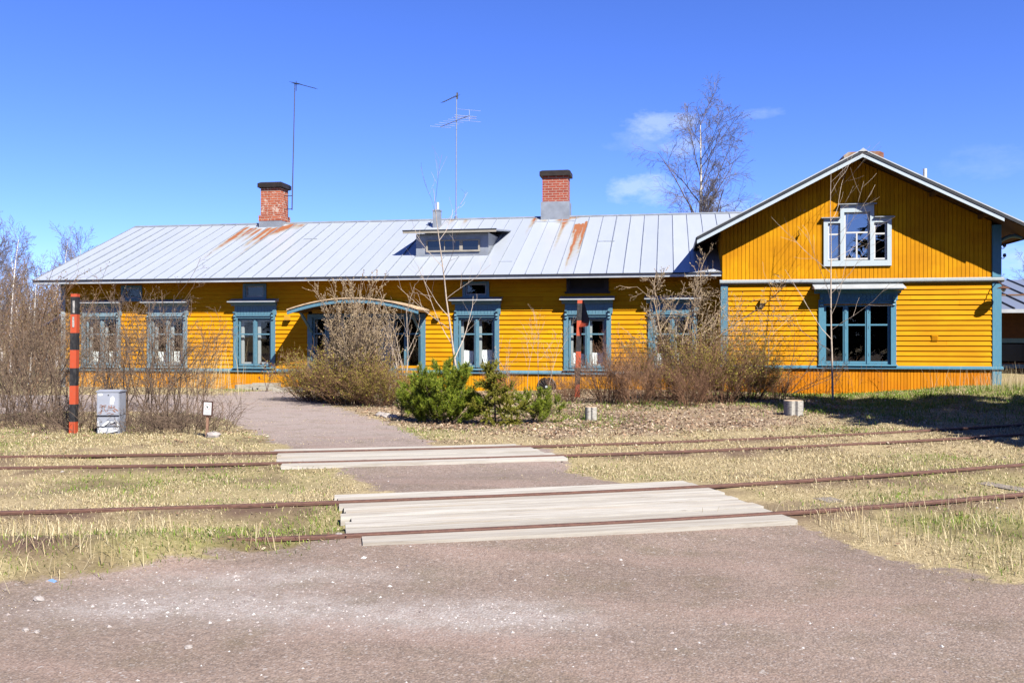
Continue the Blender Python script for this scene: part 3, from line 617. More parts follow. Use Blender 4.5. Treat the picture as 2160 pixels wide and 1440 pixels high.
for (u0, u1, v) in ((1128, 1214, 469), (1040, 1076, 492), (1052, 1080, 553), (640, 668, 505), (1260, 1296, 510)):
    a_, b_ = roofpt(u0, v), roofpt(u1, v); y_ = a_.y; z_ = ZE + RS * (y_ - YE); m.hexa([(a_.x, y_, z_ - .01), (b_.x, y_, z_ - .01), (b_.x, y_ + .03, z_ + .0), (a_.x, y_ + .03, z_ + .0), (a_.x, y_, z_ + .022), (b_.x, y_, z_ + .022), (b_.x, y_ + .03, z_ + .03), (a_.x, y_ + .03, z_ + .03)])
m.build('cross_joint', M_SEAM, ROOF)
m = MB(); m.hexa([(RX0, YR, ZR - .03), (RX1, YR, ZR - .03), (RX1, YB, ZE - .03), (RX0, YB, ZE - .03), (RX0, YR, ZR), (RX1, YR, ZR), (RX1, YB, ZE), (RX0, YB, ZE)]); m.build('back_slope', M_ROOF, ROOF)
m = MB(); m.hexa([(RX0 + .02, YE + .03, ZE - .09), (XG0 - .02, YE + .03, ZE - .09), (XG0 - .02, YR, ZR - .09), (RX0 + .02, YR, ZR - .09), (RX0 + .02, YE + .03, ZE - .03), (XG0 - .02, YE + .03, ZE - .03), (XG0 - .02, YR, ZR - .03), (RX0 + .02, YR, ZR - .03)]); m.build('soffit_boards', M_SOF, ROOF)
m = MB(); sx = RX0
while sx < XG0 - .05:      # fascia in lengths, a little uneven like the old eave
    e = min(sx + rng.uniform(3, 5), XG0 - .0); d0 = rng.uniform(-.008, .008); m.box(sx, e - .004, YE - .005, YE + .03, ZE - .128 + d0, ZE - .045 + d0); sx = e
m.build('fascia', M_FLASHL, ROOF)
m = MB(); m.box(RX0 - .02, XG0 + .03, YE - .035, YE + .01, ZE - .042, ZE - .004); m.build('drip_edge', M_GUT, ROOF)
m = MB(); m.hexa([(RX0 - .03, YE, ZE - .12), (RX0, YE, ZE - .12), (RX0, YR, ZR - .12), (RX0 - .03, YR, ZR - .12), (RX0 - .03, YE, ZE + .02), (RX0, YE, ZE + .02), (RX0, YR, ZR + .02), (RX0 - .03, YR, ZR + .02)]); m.build('verge_board', M_FLASH, ROOF)
m = MB(); m.prism([(YR - .10, ZR - .03), (YR, ZR + .035), (YR + .10, ZR - .03)], 'x', RX0, XG0 + 2.5); m.build('ridge_cap', M_FLASH, ROOF)
# ---- chimneys
def chimney(x0, x1, y0, y1, zt, zb, brickm, flash_h, label, corb=False):
    m = MB(); zf = zb + flash_h
    m.box(x0, x1, y0, y1, zf - .05, zt - .16); c = m.build('chimney', brickm, ROOF); c['label'] = label
    if corb:
        s = MB(); s.box(x0 - .06, x1 + .06, y0 - .06, y1 + .06, zf + .0, zf + .2); s.box(x0 - .03, x1 + .03, y0 - .03, y1 + .03, zf - .06, zf - .002); s.build('brick_base', brickm, c)
    s = MB(); z = zt - .32
    s.box(x0 - .05, x1 + .05, y0 - .05, y1 + .05, z + .1, zt - .17); s.build('soot_band', M_CAP, c) if corb else None
    s = MB(); o = .09
    s.hexa([(x0 - o, y0 - o, zt - .2), (x1 + o, y0 - o, zt - .2), (x1 + o, y1 + o, zt - .2), (x0 - o, y1 + o, zt - .2), (x0 - o, y0 - o, zt - .05), (x1 + o, y0 - o, zt - .05), (x1 + o, y1 + o, zt - .05), (x0 - o, y1 + o, zt - .05)])
    s.hexa([(x0 - o, y0 - o, zt - .05), (x1 + o, y0 - o, zt - .05), (x1 + o, y1 + o, zt - .05), (x0 - o, y1 + o, zt - .05), (x0 - .01, y0 - .01, zt), (x1 + .01, y0 - .01, zt), (x1 + .01, y1 + .01, zt), (x0 - .01, y1 + .01, zt)])
    s.build('chimney_cap', M_CAP, c)
    s = MB(); f = .05; s.box(x0 - f, x1 + f, y0 - f, y1 + f, zb - .5, zf); s.build('flashing', M_FLASH, c)
    return c
a_ = PY(550, 440, 30.3); b_ = PY(592, 440, 30.3)
chimney(a_.x, b_.x, 30.3, 30.95, PY(570, 384, 30.3).z, PY(570, 477, 30.25).z, M_BR1, .20, 'crooked old brick chimney with dark cap and pale mortar patches', True)
CH1X = b_.x
a_ = PY(1144, 440, 30.45); b_ = PY(1198, 440, 30.45)
chimney(a_.x, b_.x, 30.45, 31.05, PY(1170, 359, 30.45).z, PY(1170, 457, 30.4).z, M_BR2, PY(1170, 425, 30.4).z - PY(1170, 457, 30.4).z, 'red brick chimney rising from a tall metal sleeve')
# vent stack
p = roofpt(922, 478); w = .125
m = MB(); m.box(p.x - w, p.x + w, p.y - w, p.y + w, p.z - .15, PY(922, 446, p.y).z); m.box(p.x - w - .015, p.x + w + .015, p.y - w - .015, p.y + w + .015, PY(922, 446, p.y).z, PY(922, 443, p.y).z); c = m.build('vent_box', M_FLASH, ROOF); c['label'] = 'metal vent box with a white pipe behind the dormer'
m = MB(); m.cyl((p.x + .02, p.y), .05, PY(922, 443, p.y).z, PY(922, 427, p.y).z, 12); m.build('pipe', M_WHITE, c)
# dormer
zdb, zdt = PY(950, 540, DYF).z, PY(950, 492, DYF).z
m = MB(); m.box(DX0, DX1, DYF, DYF + .05, zdb - .1, zdt); 
for xx in (DX0, DX1 - .05): m.prism([(DYF + .05, zdb - .1), (YE + (zdt + .32 - ZE) / RS + .3, zdt + .05), (DYF + .05, zdt)], 'x', xx, xx + .05)
dm = m.build('dormer', M_FLASH, ROOF); dm['label'] = 'low metal-clad dormer with a strip window'
m = MB(); y1 = 29.6
q0 = (DX0 - .33, DX1 + .30)
m.hexa([(q0[0], DYF - .30, zdt + .02), (q0[1], DYF - .30, zdt + .02), (q0[1], y1, zdt + .33), (q0[0], y1, zdt + .33), (q0[0], DYF - .30, zdt + .07), (q0[1], DYF - .30, zdt + .07), (q0[1], y1, zdt + .38), (q0[0], y1, zdt + .38)]); m.build('dormer_roof', M_ROOF2, dm)
m = MB(); m.box(q0[0] - .01, q0[1] + .01, DYF - .33, DYF - .30, zdt - .02, zdt + .055); m.build('dormer_fascia', M_TIMB, dm)
m = MB(); m.box(q0[0] - .02, q0[1] + .02, DYF - .345, DYF - .29, zdt + .055, zdt + .085); m.build('dormer_drip', M_GUT, dm)
a_ = PY(899, 532, DYF - .03); b_ = PY(1012, 504, DYF - .03)
m = MB(); xm = PY(973, 520, DYF).x; xq = (a_.x + xm) / 2 + .03
m.box(a_.x, a_.x + .05, DYF - .05, DYF + .0, a_.z, b_.z); m.box(b_.x - .05, b_.x, DYF - .05, DYF, a_.z, b_.z); m.box(a_.x + .05, b_.x - .05, DYF - .05, DYF, b_.z - .045, b_.z); m.box(a_.x + .05, b_.x - .05, DYF - .05, DYF, a_.z, a_.z + .05)
m.box(xm - .05, xm + .05, DYF - .045, DYF, a_.z + .05, b_.z - .045); m.box(xq - .012, xq + .012, DYF - .04, DYF, a_.z + .05, b_.z - .045); m.build('dormer_window', M_TIMB, dm)
m = MB(); m.box(a_.x + .05, b_.x - .05, DYF - .02, DYF - .006, a_.z + .05, b_.z - .04); m.build('dormer_glass', plain('dark_glass', (.012, .015, .02), .05, 0, .1, 5, .8), dm)
# ---- gabled wing
ZB0, ZB1 = .76, .84       # base trim
ZM0, ZM1 = PY(1900, 597, YG).z, PY(1900, 588, YG).z   # belt between storeys
gw = PY(1808, 700, YG - .03)
a_ = PY(1737, 770, YG); b_ = PY(1878, 645, YG)
GH = (a_.x, b_.x, ZB1 + .03, PY(1800, 641, YG).z)
def zroof(x): return ZRG - SG * abs(x - XR)
# upper stepped window outline from the photo
U = {k: PY(*v, YG - .03) for k, v in dict(o0=(1737, 562), o1=(1880, 562), l0=(1737, 460), c0=(1772, 433), c1=(1843, 430), r1=(1880, 456)).items()}
uh = [(U['o0'].x + .1, U['o1'].x - .1, U['o0'].z + .14, U['l0'].z - .1), (U['c0'].x + .1, U['c1'].x - .1, U['l0'].z - .12, U['c0'].z - .1)]
m = MB(); hsiding(m, XG0 + .18, XG1 - .22, ZB1, ZM0, YG, [GH], .137); part(m, 'wing_wall', M_YH, label='lower front wall of the gabled wing, horizontal boards')
m = MB(); vsiding(m, XG0 + .02, XG1 - .22, ZM1, lambda x: zroof(x) - .1, YG, uh, .105); part(m, 'gable_wall', M_YV, label='upright yellow boards filling the gable')
m = MB(); vsiding(m, XG0 + .05, XG1 - .22, -.2, lambda x: ZB0 - .0, YG, [], .083, .02); part(m, 'wing_plinth', M_PL, label='orange plinth boards under the gabled wing')
m = MB(); m.prism([(YG - .09, ZB0), (YG - .09, ZB0 + .05), (YG - .03, ZB1), (YG + .02, ZB1), (YG + .02, ZB0)], 'x', XG0 - .04, XG1 + .05); part(m, 'wing_base_trim', M_BLB)
m = MB(); m.prism([(YG - .10, ZM0 + .02), (YG - .12, ZM0 + .045), (YG - .12, ZM1 - .02), (YG - .02, ZM1 + .02), (YG + .02, ZM1 + .02), (YG + .02, ZM0), (YG - .03, ZM0)], 'x', XG0 - .05, XG1 + .06); part(m, 'belt_trim', M_TRIM)
m = MB(); m.box(XG0 - .02, XG0 + .17, YG - .045, YG + .05, ZB1, ZM0); part(m, 'wing_corner_board', M_BL, label='narrow worn blue corner board beside the long wall')
m = MB(); m.box(XG1 - .21, XG1 + .01, YG - .05, YG + .12, -.1, ZB0); m.box(XG1 - .21, XG1 + .01, YG - .05, YG + .12, ZB1, ZM0); m.box(XG1 - .21, XG1 + .01, YG - .045, YG + .12, ZM1 + .02, zroof(XG1) - .08); part(m, 'wing_corner_board', M_BLB, label='tall blue corner board at the outer corner of the wing')
m = MB()
for x in (XG0, XG1 - .1):
    z0 = -.2 if x > 5 else 2.5
    m.box(x, x + .1, YG + .03, YB - .75, z0 if x > 5 else -.2, zroof(XG1) - .08)
part(m, 'wing_side_wall', M_YH)
# wing roof
def slope(mb, xa, xb, za, zb, y0, y1, th=.05): mb.hexa([(xa, y0, za - th), (xb, y0, zb - th), (xb, y1, zb - th), (xa, y1, za - th), (xa, y0, za), (xb, y0, zb), (xb, y1, zb), (xa, y1, za)])
XE0, XE1 = .79, 9.33
m = MB(); slope(m, XE0, XR, zroof(XE0), ZRG, YGO, 35, .03); slope(m, XR, XE1, ZRG, zroof(XE1), YGO, 35, .03); WR = part(m, 'wing_roof', M_ROOF, label='metal roof of the gabled wing')
m = MB(); slope(m, XE0 + .01, XR, zroof(XE0) - .035, ZRG - .035, YGO + .02, 34.9, .04); slope(m, XR, XE1 - .01, ZRG - .035, zroof(XE1) - .035, YGO + .02, 34.9, .04); m.build('soffit_boards', plain('shade_brown_soffit', (.12, .05, .015), .7), WR)  # soffit brown made darker to add shade under the wing roof
m = MB(); xb_ = PY(2118, 460, YGO).x
for xa, xc in ((XE0, XR), (XR, xb_)): slope(m, xa, xc, zroof(xa) - .075, zroof(xc) - .075, YGO - .03, YGO + .0, .10)
m.build('bargeboard', M_PALE, WR)
m = MB()
for xa, xc in ((XE0, XR), (XR, XE1)): slope(m, xa, xc, zroof(xa) + .006, zroof(xc) + .006, YGO - .045, YGO - .002, .075)
m.build('verge_shade_strip', M_GUT, WR)  # dark colour stands in for shade on the fascia above the bargeboard
m = MB()
for xa, xc in ((XE0, XR), (XR, XE1)): slope(m, xa, xc, zroof(xa) + .04, zroof(xc) + .04, YGO - .05, YGO + .25, .03)
m.build('verge_flashing', M_FLASHL, WR)
m = MB(); slope(m, XE0 - .03, XE0 + .002, zroof(XE0) + .0, zroof(XE0) + .0, YGO - .02, 34.9, .12); slope(m, XE1, XE1 + .03, zroof(XE1), zroof(XE1), YGO - .02, 34.9, .12); m.build('eave_fascia', M_GUT, WR)
m = MB(); yy = YGO + .3
while yy < 34:
    for s_ in (0, 1): xa, xc = ((XE0, XR), (XR, XE1))[s_]; slope(m, xa, xc, zroof(xa) + .03, zroof(xc) + .03, yy, yy + .015, .03)
    yy += .5
m.build('seam', M_SEAM, WR)
m = MB(); m.prism([(XR - .12, ZRG - .03), (XR, ZRG + .06), (XR + .12, ZRG - .03)], 'y', YGO - .06, 35); m.build('ridge_cap', M_FLASHL, WR)
for x0 in (3.1, 6.9, 8.1, 2.0): m = MB(); m.box(x0, x0 + .09, YGO + .03, YG - .02, zroof(x0 + .045) - .19, zroof(x0 + .045) - .085); m.build('purlin_end', M_SOF, WR)
pts = [(XG1 + .0 + .62 * t, YG + .25, 4.0 + .22 * math.sin(t * 2.2) - .05 * t) for t in np.linspace(0, 1, 8)]; m = MB(); m.tube([(p_[0], p_[1], p_[2] + .12) for p_ in pts], .05, 8); m.build('eave_bracket', M_BL, WR)
# flue cap and pipe behind the wing ridge
p0 = PY(1780, 333, 28.6); p1 = PY(1862, 319, 28.6); m = MB(); m.box(p0.x + .1, p1.x - .1, 28.6, 29.4, ZRG - .4, p1.z - .05); m.prism([(p0.x + .02, p1.z - .24), (p0.x - .02, p1.z - .1), (p0.x + .12, p1.z - .0), (p1.x - .1, p1.z), (p1.x + .02, p1.z - .06), (p1.x + .02, p1.z - .2), (p1.x - .1, p1.z - .26)], 'y', 28.55, 29.45); c = m.build('flue_cap', M_RUSTCAP, WR); c['label'] = 'rusty metal flue cap behind the gable ridge'
p0 = PY(1951, 372, 27.5); m = MB(); m.cyl((p0.x, 27.5), .055, 4.9, PY(1951, 356, 27.5).z, 12); m.build('vent_pipe', M_WHITE, WR)
# wing windows
wcx = (GH[0] + GH[1]) / 2; ghw = (GH[1] - GH[0]) / 2
casement(wcx, ZB1 + .02, GH[3], ghw, YG, PY(1800, 685, YG).z, 3, M_BLB, 'large three-leaf blue window low in the gabled wing', PY(1808, 608, YG - .4).z, ghw + .30, .44, ZB1 + .002, False)
# stepped window in the gable
yo = YG - .075; bw = .17
o0, o1, l0, c0, c1, r1 = (U[k] for k in ('o0', 'o1', 'l0', 'c0', 'c1', 'r1')); zb = o0.z; zl = l0.z - .02; zc = c0.z
m = MB()
m.box(o0.x, o1.x, yo, YG + .05, zb, zb + .15); m.box(o0.x, o0.x + .11, yo, YG + .05, zb + .15, zl); m.box(o1.x - .11, o1.x, yo, YG + .05, zb + .15, zl)
m.box(c0.x, c0.x + .10, yo, YG + .05, zb + .15, zc); m.box(c1.x - .10, c1.x, yo, YG + .05, zb + .15, zc)
m.box(o0.x + .11, c0.x, yo, YG + .05, zl - .13, zl); m.box(c1.x, o1.x - .11, yo, YG + .05, zl - .13, zl); m.box(c0.x + .1, c1.x - .1, yo, YG + .05, zc - .2, zc)
uw = part(m, 'gable_window', M_PALE, label='stepped three-light pale blue window high in the gable')
s = MB(); zt1 = zl - .13 - .28
for a, b, t in ((o0.x + .11, c0.x, zl - .13), (c1.x, o1.x - .11, zl - .13)): sash(s, a + .01, b - .01, zb + .17, t - .01, YG - .02, t - .3, .035, .03)
sash(s, c0.x + .11, c1.x - .11, zb + .17, zc - .21, YG - .02, zt1 + .02, .04, .03); s.box((c0.x + c1.x) / 2 - .02, (c0.x + c1.x) / 2 + .02, YG - .018, YG + .008, zb + .2, zt1 + .0)
s.build('sash', M_WHITE, uw)
for a, b, t in ((o0.x + .11, c0.x, zl - .13), (c1.x, o1.x - .11, zl - .13), (c0.x + .11, c1.x - .11, zc - .2)): pane_box(a + .03, b - .03, zb + .19, t - .03, YG - .0, uw, M_GLU)
s = MB()
for a, b, t in ((o0.x - .07, c0.x - .002, zl), (c1.x + .002, o1.x + .07, zl), (c0.x - .06, c1.x + .06, zc)): s.box(a, b, yo - .07, YG, t + .0, t + .025)
s.build('drip_cap', M_FLASH, uw)
m = MB(); m.box(XG0 + .2, XG1 - .2, YG + .5, YG + .55, 3.4, zroof(XG0 + .4)); part(m, 'attic_partition', M_INT)
# fittings on the walls
def wall_lamp(u, v, Y, label):
    p = PY(u, v, Y - .1); m = MB(); m.prism([(p.x - .07, p.z + .07), (p.x + .07, p.z + .07), (p.x + .09, p.z - .06), (p.x - .09, p.z - .06)], 'y', Y - .17, Y - .03); o = part(m, 'wall_light', M_WL, label=label)
    s = MB(); s.box(p.x - .07, p.x + .07, Y - .16, Y - .05, p.z - .075, p.z - .062); s.build('opening', M_DARK, o)
wall_lamp(606, 671, YF, 'small yellow box light left of the canopy'); wall_lamp(922, 667, YF, 'small yellow box light right of the canopy'); wall_lamp(1610, 635, YG, 'small yellow box light on the wing wall')
p = PY(1686, 495, YG); m = MB(); m.cyl((p.x, YG - .1), .025, p.z - .03, p.z + .03, 10); m.box(p.x - .012, p.x + .012, YG - .1, YG - .02, p.z - .01, p.z + .01); m.box(p.x - .015, p.x + .0, YG - .035, YG - .02, p.z + .03, p.z + .13); part(m, 'cable_bracket', M_WL)
p = PY(1971, 712, YG); m = MB(); m.box(p.x - .08, p.x + .08, YG - .05, YG - .03, p.z - .08, p.z + .08)
for i in range(5): m.box(p.x - .065, p.x + .065, YG - .058, YG - .05, p.z - .06 + i * .026, p.z - .048 + i * .026)
part(m, 'vent_grille', M_YH)
for v in (520, 541):
    p = PY(2110, v, YG); m = MB(); m.tube([(XG1, YG + .05, p.z), (XG1 + .05, YG + .03, p.z - .05), (XG1 + .09, YG + .03, p.z - .05), (XG1 + .11, YG + .03, p.z)], .012, 6); m.tube([(XG1 + .11, YG + .03, p.z - .01), (XG1 + .11, YG + .03, p.z + .03), (XG1 + .11, YG + .03, p.z + .08)], [.035, .045, .03], 10); part(m, 'insulator', M_INS)
p = PY(2098, 600, YG - .3)
m = MB(); m.tube([(XG1 - .12, YG - .05, p.z + .05), (XG1 - .12, YG - .2, p.z + .08), (XG1 - .10, YG - .36, p.z + .0), (XG1 - .07, YG - .42, p.z - .06)], .014, 6); m.tube([(XG1 - .07, YG - .42, p.z - .05), (XG1 - .07, YG - .42, p.z - .08), (XG1 - .07, YG - .42, p.z - .11)], [.03, .1, .17], 16); yl = part(m, 'yard_lamp', M_RUST, label='rusty enamel yard lamp on the outer corner of the wing')
m = MB(); m.tube([(XG1 - .07, YG - .42, p.z - .10), (XG1 - .07, YG - .42, p.z - .14), (XG1 - .07, YG - .42, p.z - .2)], [.05, .06, .02], 10); m.build('bulb_glass', M_FLASHL, yl)
# small board with rails by the porch, timber edging
p0 = GD(836, 25.4); p1 = GD(885, 25.4)
rl = thing('slatted_railing', 'low yellow slatted railing right of the porch, behind the pine bush', 'railing', (p0.x, p0.y, 0))
L_ = (p1 - p0).length; m = MB()
for z in (.30, .44, .58, .72): m.box(0, L_, 0, .03, z, z + .07)
m.build('slat', M_YH, rl); m = MB(); m.box(0, .06, .03, .09, 0, .82); m.box(L_ - .06, L_, .03, .09, 0, .82); m.build('post', M_TIMB, rl)
# curtains
def curtain(cx0, cx1, zt, zb, top_sag, bot0, bot1, label, Y):
    nx_, nz_ = 26, 10; V = []; 
    for j in range(nz_):
        t = j / (nz_ - 1)
        for i in range(nx_):
            s_ = i / (nx_ - 1); xa = cx0 + (bot0 - cx0) * t ** 1.3; xb = cx1 + (bot1 - cx1) * t ** 1.3
            V.append((xa + (xb - xa) * s_, Y + .018 * math.sin(s_ * 38) * (.4 + t), zt - top_sag * s_ + (zb - zt + top_sag * s_) * t))
    Fq = [(j * nx_ + i, j * nx_ + i + 1, (j + 1) * nx_ + i + 1, (j + 1) * nx_ + i) for j in range(nz_ - 1) for i in range(nx_ - 1)]
    o = link(bpy.data.objects.new('curtain', npmesh('curtain', V, [np.array(Fq)], M_LACE, True))); return tag(o, label, 'curtain', 'white half curtains in the long front windows')
wn_ = {0: 'window at the far end of the building', 1: 'second window from the far end', 3: 'window right of the porch', 4: 'window behind the striped pole', 5: 'window beside the gabled wing'}
for i, wname in wn_.items():
    c = WINS[i]; drawn = (i == 3); zt = 1.22 if i == 3 else 1.15
    curtain(c - .48, c - .04, zt, .74, .05, c - .48, c - (.22 if drawn else .05), f'{"drawn-back " if drawn else ""}white half curtain, left one in the {wname}', YF + .24)
    curtain(c + .48, c + .05, zt, .74, -.0, c + .48, c + (.2 if drawn else .06), f'{"drawn-back " if drawn else ""}white half curtain, right one in the {wname}', YF + .24)
# ------------------------------------------------------------------ building behind, right
a0 = thing('low_annex', 'low building with shade-darkened wall and grey-blue metal roof beyond the gabled wing', 'building', (9, 33.5, 0))
def apart(mb, name, mat): o = mb.build(name, mat, a0); o.location = (-9, -33.5, 0); return o
ez = PY(2130, 652, 31.5).z; rz_ = PY(2130, 590, 37.5).z
m = MB(); m.hexa([(8.9, 31.5, ez - .05), (24, 31.5, ez - .05), (24, 37.5, rz_ - .05), (8.9, 37.5, rz_ - .05), (8.9, 31.5, ez), (24, 31.5, ez), (24, 37.5, rz_), (8.9, 37.5, rz_)])
ar = apart(m, 'roof', M_ROOF2); m = MB(); x = 9.4
while x < 23: m.hexa([(x, 31.5, ez), (x + .03, 31.5, ez), (x + .03, 37.5, rz_), (x, 37.5, rz_), (x, 31.5, ez + .05), (x + .03, 31.5, ez + .05), (x + .03, 37.5, rz_ + .05), (x, 37.5, rz_ + .05)]); x += .62
m.build('seam', M_GUT, ar); m = MB(); m.box(8.9, 24, 31.46, 31.5, ez - .12, ez + .0); m.build('fascia', M_FLASHL, ar)
m = MB(); hsiding(m, 8.9, 24, .0, ez + .6, 34.0, [(10.6, 14.2, .75, 1.35)], .14, False); apart(m, 'wall', plain('shade_brown_boards', (.16, .07, .025), .8))  # boards coloured dark brown in place of deep shade under the canopy
m = MB(); m.box(8.9, 24, 33.93, 33.96, 1.4, 1.56); m.box(8.9, 24, 33.93, 33.96, .5, .64); apart(m, 'trim', M_BL)
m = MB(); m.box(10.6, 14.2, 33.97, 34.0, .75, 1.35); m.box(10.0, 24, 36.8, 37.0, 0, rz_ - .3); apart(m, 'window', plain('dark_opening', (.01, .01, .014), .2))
m = MB()
for x in (10.2, 13.2, 16.2, 19.2, 22.4): m.box(x, x + .14, 31.7, 31.84, 0, ez - .06)
apart(m, 'post', M_BL)
# ------------------------------------------------------------------ TV antennas (on the roof, things of their own)
def yagi(mb, p, q, n, l0, l1, r=.006, mid=True):
    p, q = Vector(p), Vector(q); d = (q - p).normalized(); s_ = d.cross(Vector((0, 0, 1))).normalized()
    mb.tube([p, q], .014, 6)
    for i in range(n):
        t = i / (n - 1); c = p.lerp(q, t); L = l0 + (l1 - l0) * t; mb.tube([c - s_ * L / 2, c + s_ * L / 2], r, 4)
Y1 = 30.6; tp = PY(622, 178, Y1); bt = PY(616, 443, Y1)
an = thing('tv_antenna', 'tall thin antenna mast bracketed to the crooked brick chimney, short boom on top', 'antenna', tuple(bt))
m = MB(); m.tube([bt - bt, tp - bt], [.024, .016], 8); m.build('mast', plain('mast_steel', (.13, .12, .16), .5, .5), an)
m = MB()
for v in (413, 441): z = PY(616, v, Y1).z - bt.z; m.tube([(CH1X - bt.x - .05, 0, z), (0, 0, z)], .016, 6)
m.build('bracket', M_GUT, an)
m = MB(); q1 = PY(666, 187, Y1 - .6) - bt; q0_ = PY(617, 174, Y1 + .1) - bt; yagi(m, q0_, q1, 9, .30, .18); m.tube([(tp - bt) + Vector((.05, 0, -.25)), (tp - bt) + Vector((.05, 0, .12))], .012, 5); yagi(m, (tp - bt) + Vector((-.02, 0, .02)), (tp - bt) + Vector((.22, -.1, -.02)), 4, .3, .3); m.build('boom', M_GUT, an)
Y2 = YR; tp = PY(963, 197, Y2); bt = PY(962, 457, Y2); bt.z = ZR
an = thing('tv_antenna', 'pale antenna mast on the ridge behind the dormer, with two angled booms', 'antenna', tuple(bt))
m = MB(); m.tube([bt - bt, tp - bt], [.024, .018], 8); m.cyl((0, 0), .06, -.02, .1, 10); m.build('mast', plain('mast_zinc', (.42, .46, .52), .4, .5), an)
m = MB(); h = tp - bt; yagi(m, h + Vector((.03, 0, -.08)), PY(934, 216, Y2 - .7) - bt, 9, .26, .2); m.tube([h + Vector((.03, 0, .02)), h + Vector((.03, 0, -.2))], .03, 6); m.build('upper_boom', M_GUT, an)
m = MB(); l0_ = PY(929, 268, Y2 - .9) - bt; l1_ = PY(990, 244, Y2 + .6) - bt; m.tube([l0_, l1_], .013, 6); m.build('lower_boom', M_GUT, an)
m = MB(); sdir = Vector((.93, .25, -.06)).normalized()
for i in range(7): c = l0_.lerp(l1_, i / 6.8); m.tube([c - sdir * .36, c + sdir * .36], .006, 4)
e = l1_; m.tube([e + Vector((0, 0, -.2)), e + Vector((0, 0, .2))], .008, 5)
for dz in (-.2, .2): m.tube([e + Vector((0, 0, dz)) - sdir * .42, e + Vector((0, 0, dz)) + sdir * .42], .006, 4)
c = l0_.lerp(l1_, .86); m.tube([c - sdir * .4 + Vector((0, 0, .04)), c + sdir * .4 + Vector((0, 0, .04)), c + sdir * .4 - Vector((0, 0, .03)), c - sdir * .4 - Vector((0, 0, .03)), c - sdir * .4 + Vector((0, 0, .04))], .009, 4, False)
m.build('elements', M_FLASHL, an)
# ------------------------------------------------------------------ tracks and crossings
def sweep(L, prof, name, mat, parent, zoff=0.):
    T = np.gradient(L, axis=0); T /= np.linalg.norm(T, axis=1)[:, None]; Nn = np.stack([T[:, 1], -T[:, 0]], 1); k = len(prof); V = np.zeros((len(L), k, 3))
    for i, (a, z) in enumerate(prof): V[:, i, :2] = L + Nn * a; V[:, i, 2] = z + zoff
    n_ = len(L); i, j = np.meshgrid(np.arange(k), np.arange(n_ - 1)); q = j * k + i; q2 = j * k + (i + 1) % k
    fs = np.stack([q, q2, q2 + k, q + k], -1).reshape(-1, 4)
    me = npmesh(name, V.reshape(-1, 3), [fs], mat); return link(bpy.data.objects.new(name, me), parent)
RAIL = [(-.055, -.03), (-.055, -.018), (-.009, -.01), (-.009, .05), (-.032, .058), (-.032, .078), (-.022, .086), (.022, .086), (.032, .078), (.032, .058), (.009, .05), (.009, -.01), (.055, -.018), (.055, -.03)]
n = NT('rail_rust'); g = n.noise(n.pos((3, 3, 20)), 5, 5, .7)
M_RAIL = n.fin(n.mix(n.ramp(g, [(.35, 0.), (.7, 1.)]), (.115, .052, .036), (.26, .125, .085)), .75, .2, .35)
n = NT('sleeper_wood'); g = n.noise(n.coord((10, 2, 10)), 3, 5, .7); M_SLP = n.fin(n.mix(n.ramp(g, [(.35, 0.), (.7, 1.)]), (.24, .19, .15), (.42, .37, .31)), .9)
def wander(L, a): s_ = np.arange(len(L)) * .25; return a * np.sin(s_ * .55) + a * .6 * np.sin(s_ * 1.3 + 2)
def track(name, label, LF, LN, slp_px, ties):
    t = thing(name, label, 'railway track', (0, 0, 0), 0, 'rusty rail tracks across the grass')
    sweep(LF, RAIL, 'rail', M_RAIL, t); sweep(LN, RAIL, 'rail', M_RAIL, t)
    mid = (LF + LN[:len(LF)]) / 2; g2 = np.linalg.norm(LF[60] - LN[60]) / 2 + .35
    T = np.gradient(mid, axis=0); T /= np.linalg.norm(T, axis=1)[:, None]
    for (u, v, lift) in slp_px:
        p = G(u, v); i = s_at(mid, p); a = math.atan2(T[i][1], T[i][0]); m = MB(); m.box(-.11, .11, -g2, g2, -.12, .0); o = m.build('sleeper', M_SLP, t); o.location = (mid[i][0], mid[i][1], lift); o.rotation_euler = (0, 0, a)
    for L, u, v in ties:
        i = s_at(L, G(u, v)); TT = L[i + 1] - L[i - 1]; a = math.atan2(TT[1], TT[0]); m = MB(); m.box(-.3, .3, -.03, -.011, -.005, .045); m.box(-.3, .3, .011, .03, -.005, .045)
        for x in (-.2, -.07, .07, .2): m.box(x - .015, x + .015, -.045, .045, .01, .035)
        o = m.build('fishplate', M_RAIL, t); o.location = (L[i][0], L[i][1], 0); o.rotation_euler = (0, 0, a)
    return t
NT_ = track('railway_track', 'wide rusty rail track nearest the road', NF, NN, [(1705, 1040, .0), (2080, 1022, .01), (560, 1095, -.02)], [(NF, 1620, 1020), (NN, 1760, 1068)])
FT_ = track('railway_track', 'narrower rusty rail track farther off, below the shrubs', FF_, FN, [(1440, 945, -.01), (1560, 940, -.0), (1250, 952, -.01), (250, 970, -.01), (1680, 930, -.01)], [(FN, 1720, 940), (FN, 40, 985)])
n = NT('bleached_planks'); r = n.rnd(); g = n.noise(n.coord((.45, 11, 11)), 2.0, 6, .78); g2 = n.noise(n.coord((.7, 5, 5)), 1.3, 4, .6)
col = n.mix(r, (.54, .50, .43), (.82, .78, .70)); col = n.mix(n.ramp(g, [(.44, 0.), (.62, .8)]), col, (.36, .31, .25)); col = n.mix(n.ramp(g2, [(.55, 0.), (.75, .6)]), col, (.60, .49, .36))
kn = n.vor(n.coord((1.0, 3.2, 1)), 1.7, 'Distance'); col = n.mix(n.ramp(kn, [(.03, .9), (.075, 0.)]), col, (.20, .13, .08))
n.bump(g, .5, .006); M_PLANK = n.fin(col, .85, 0, .2)
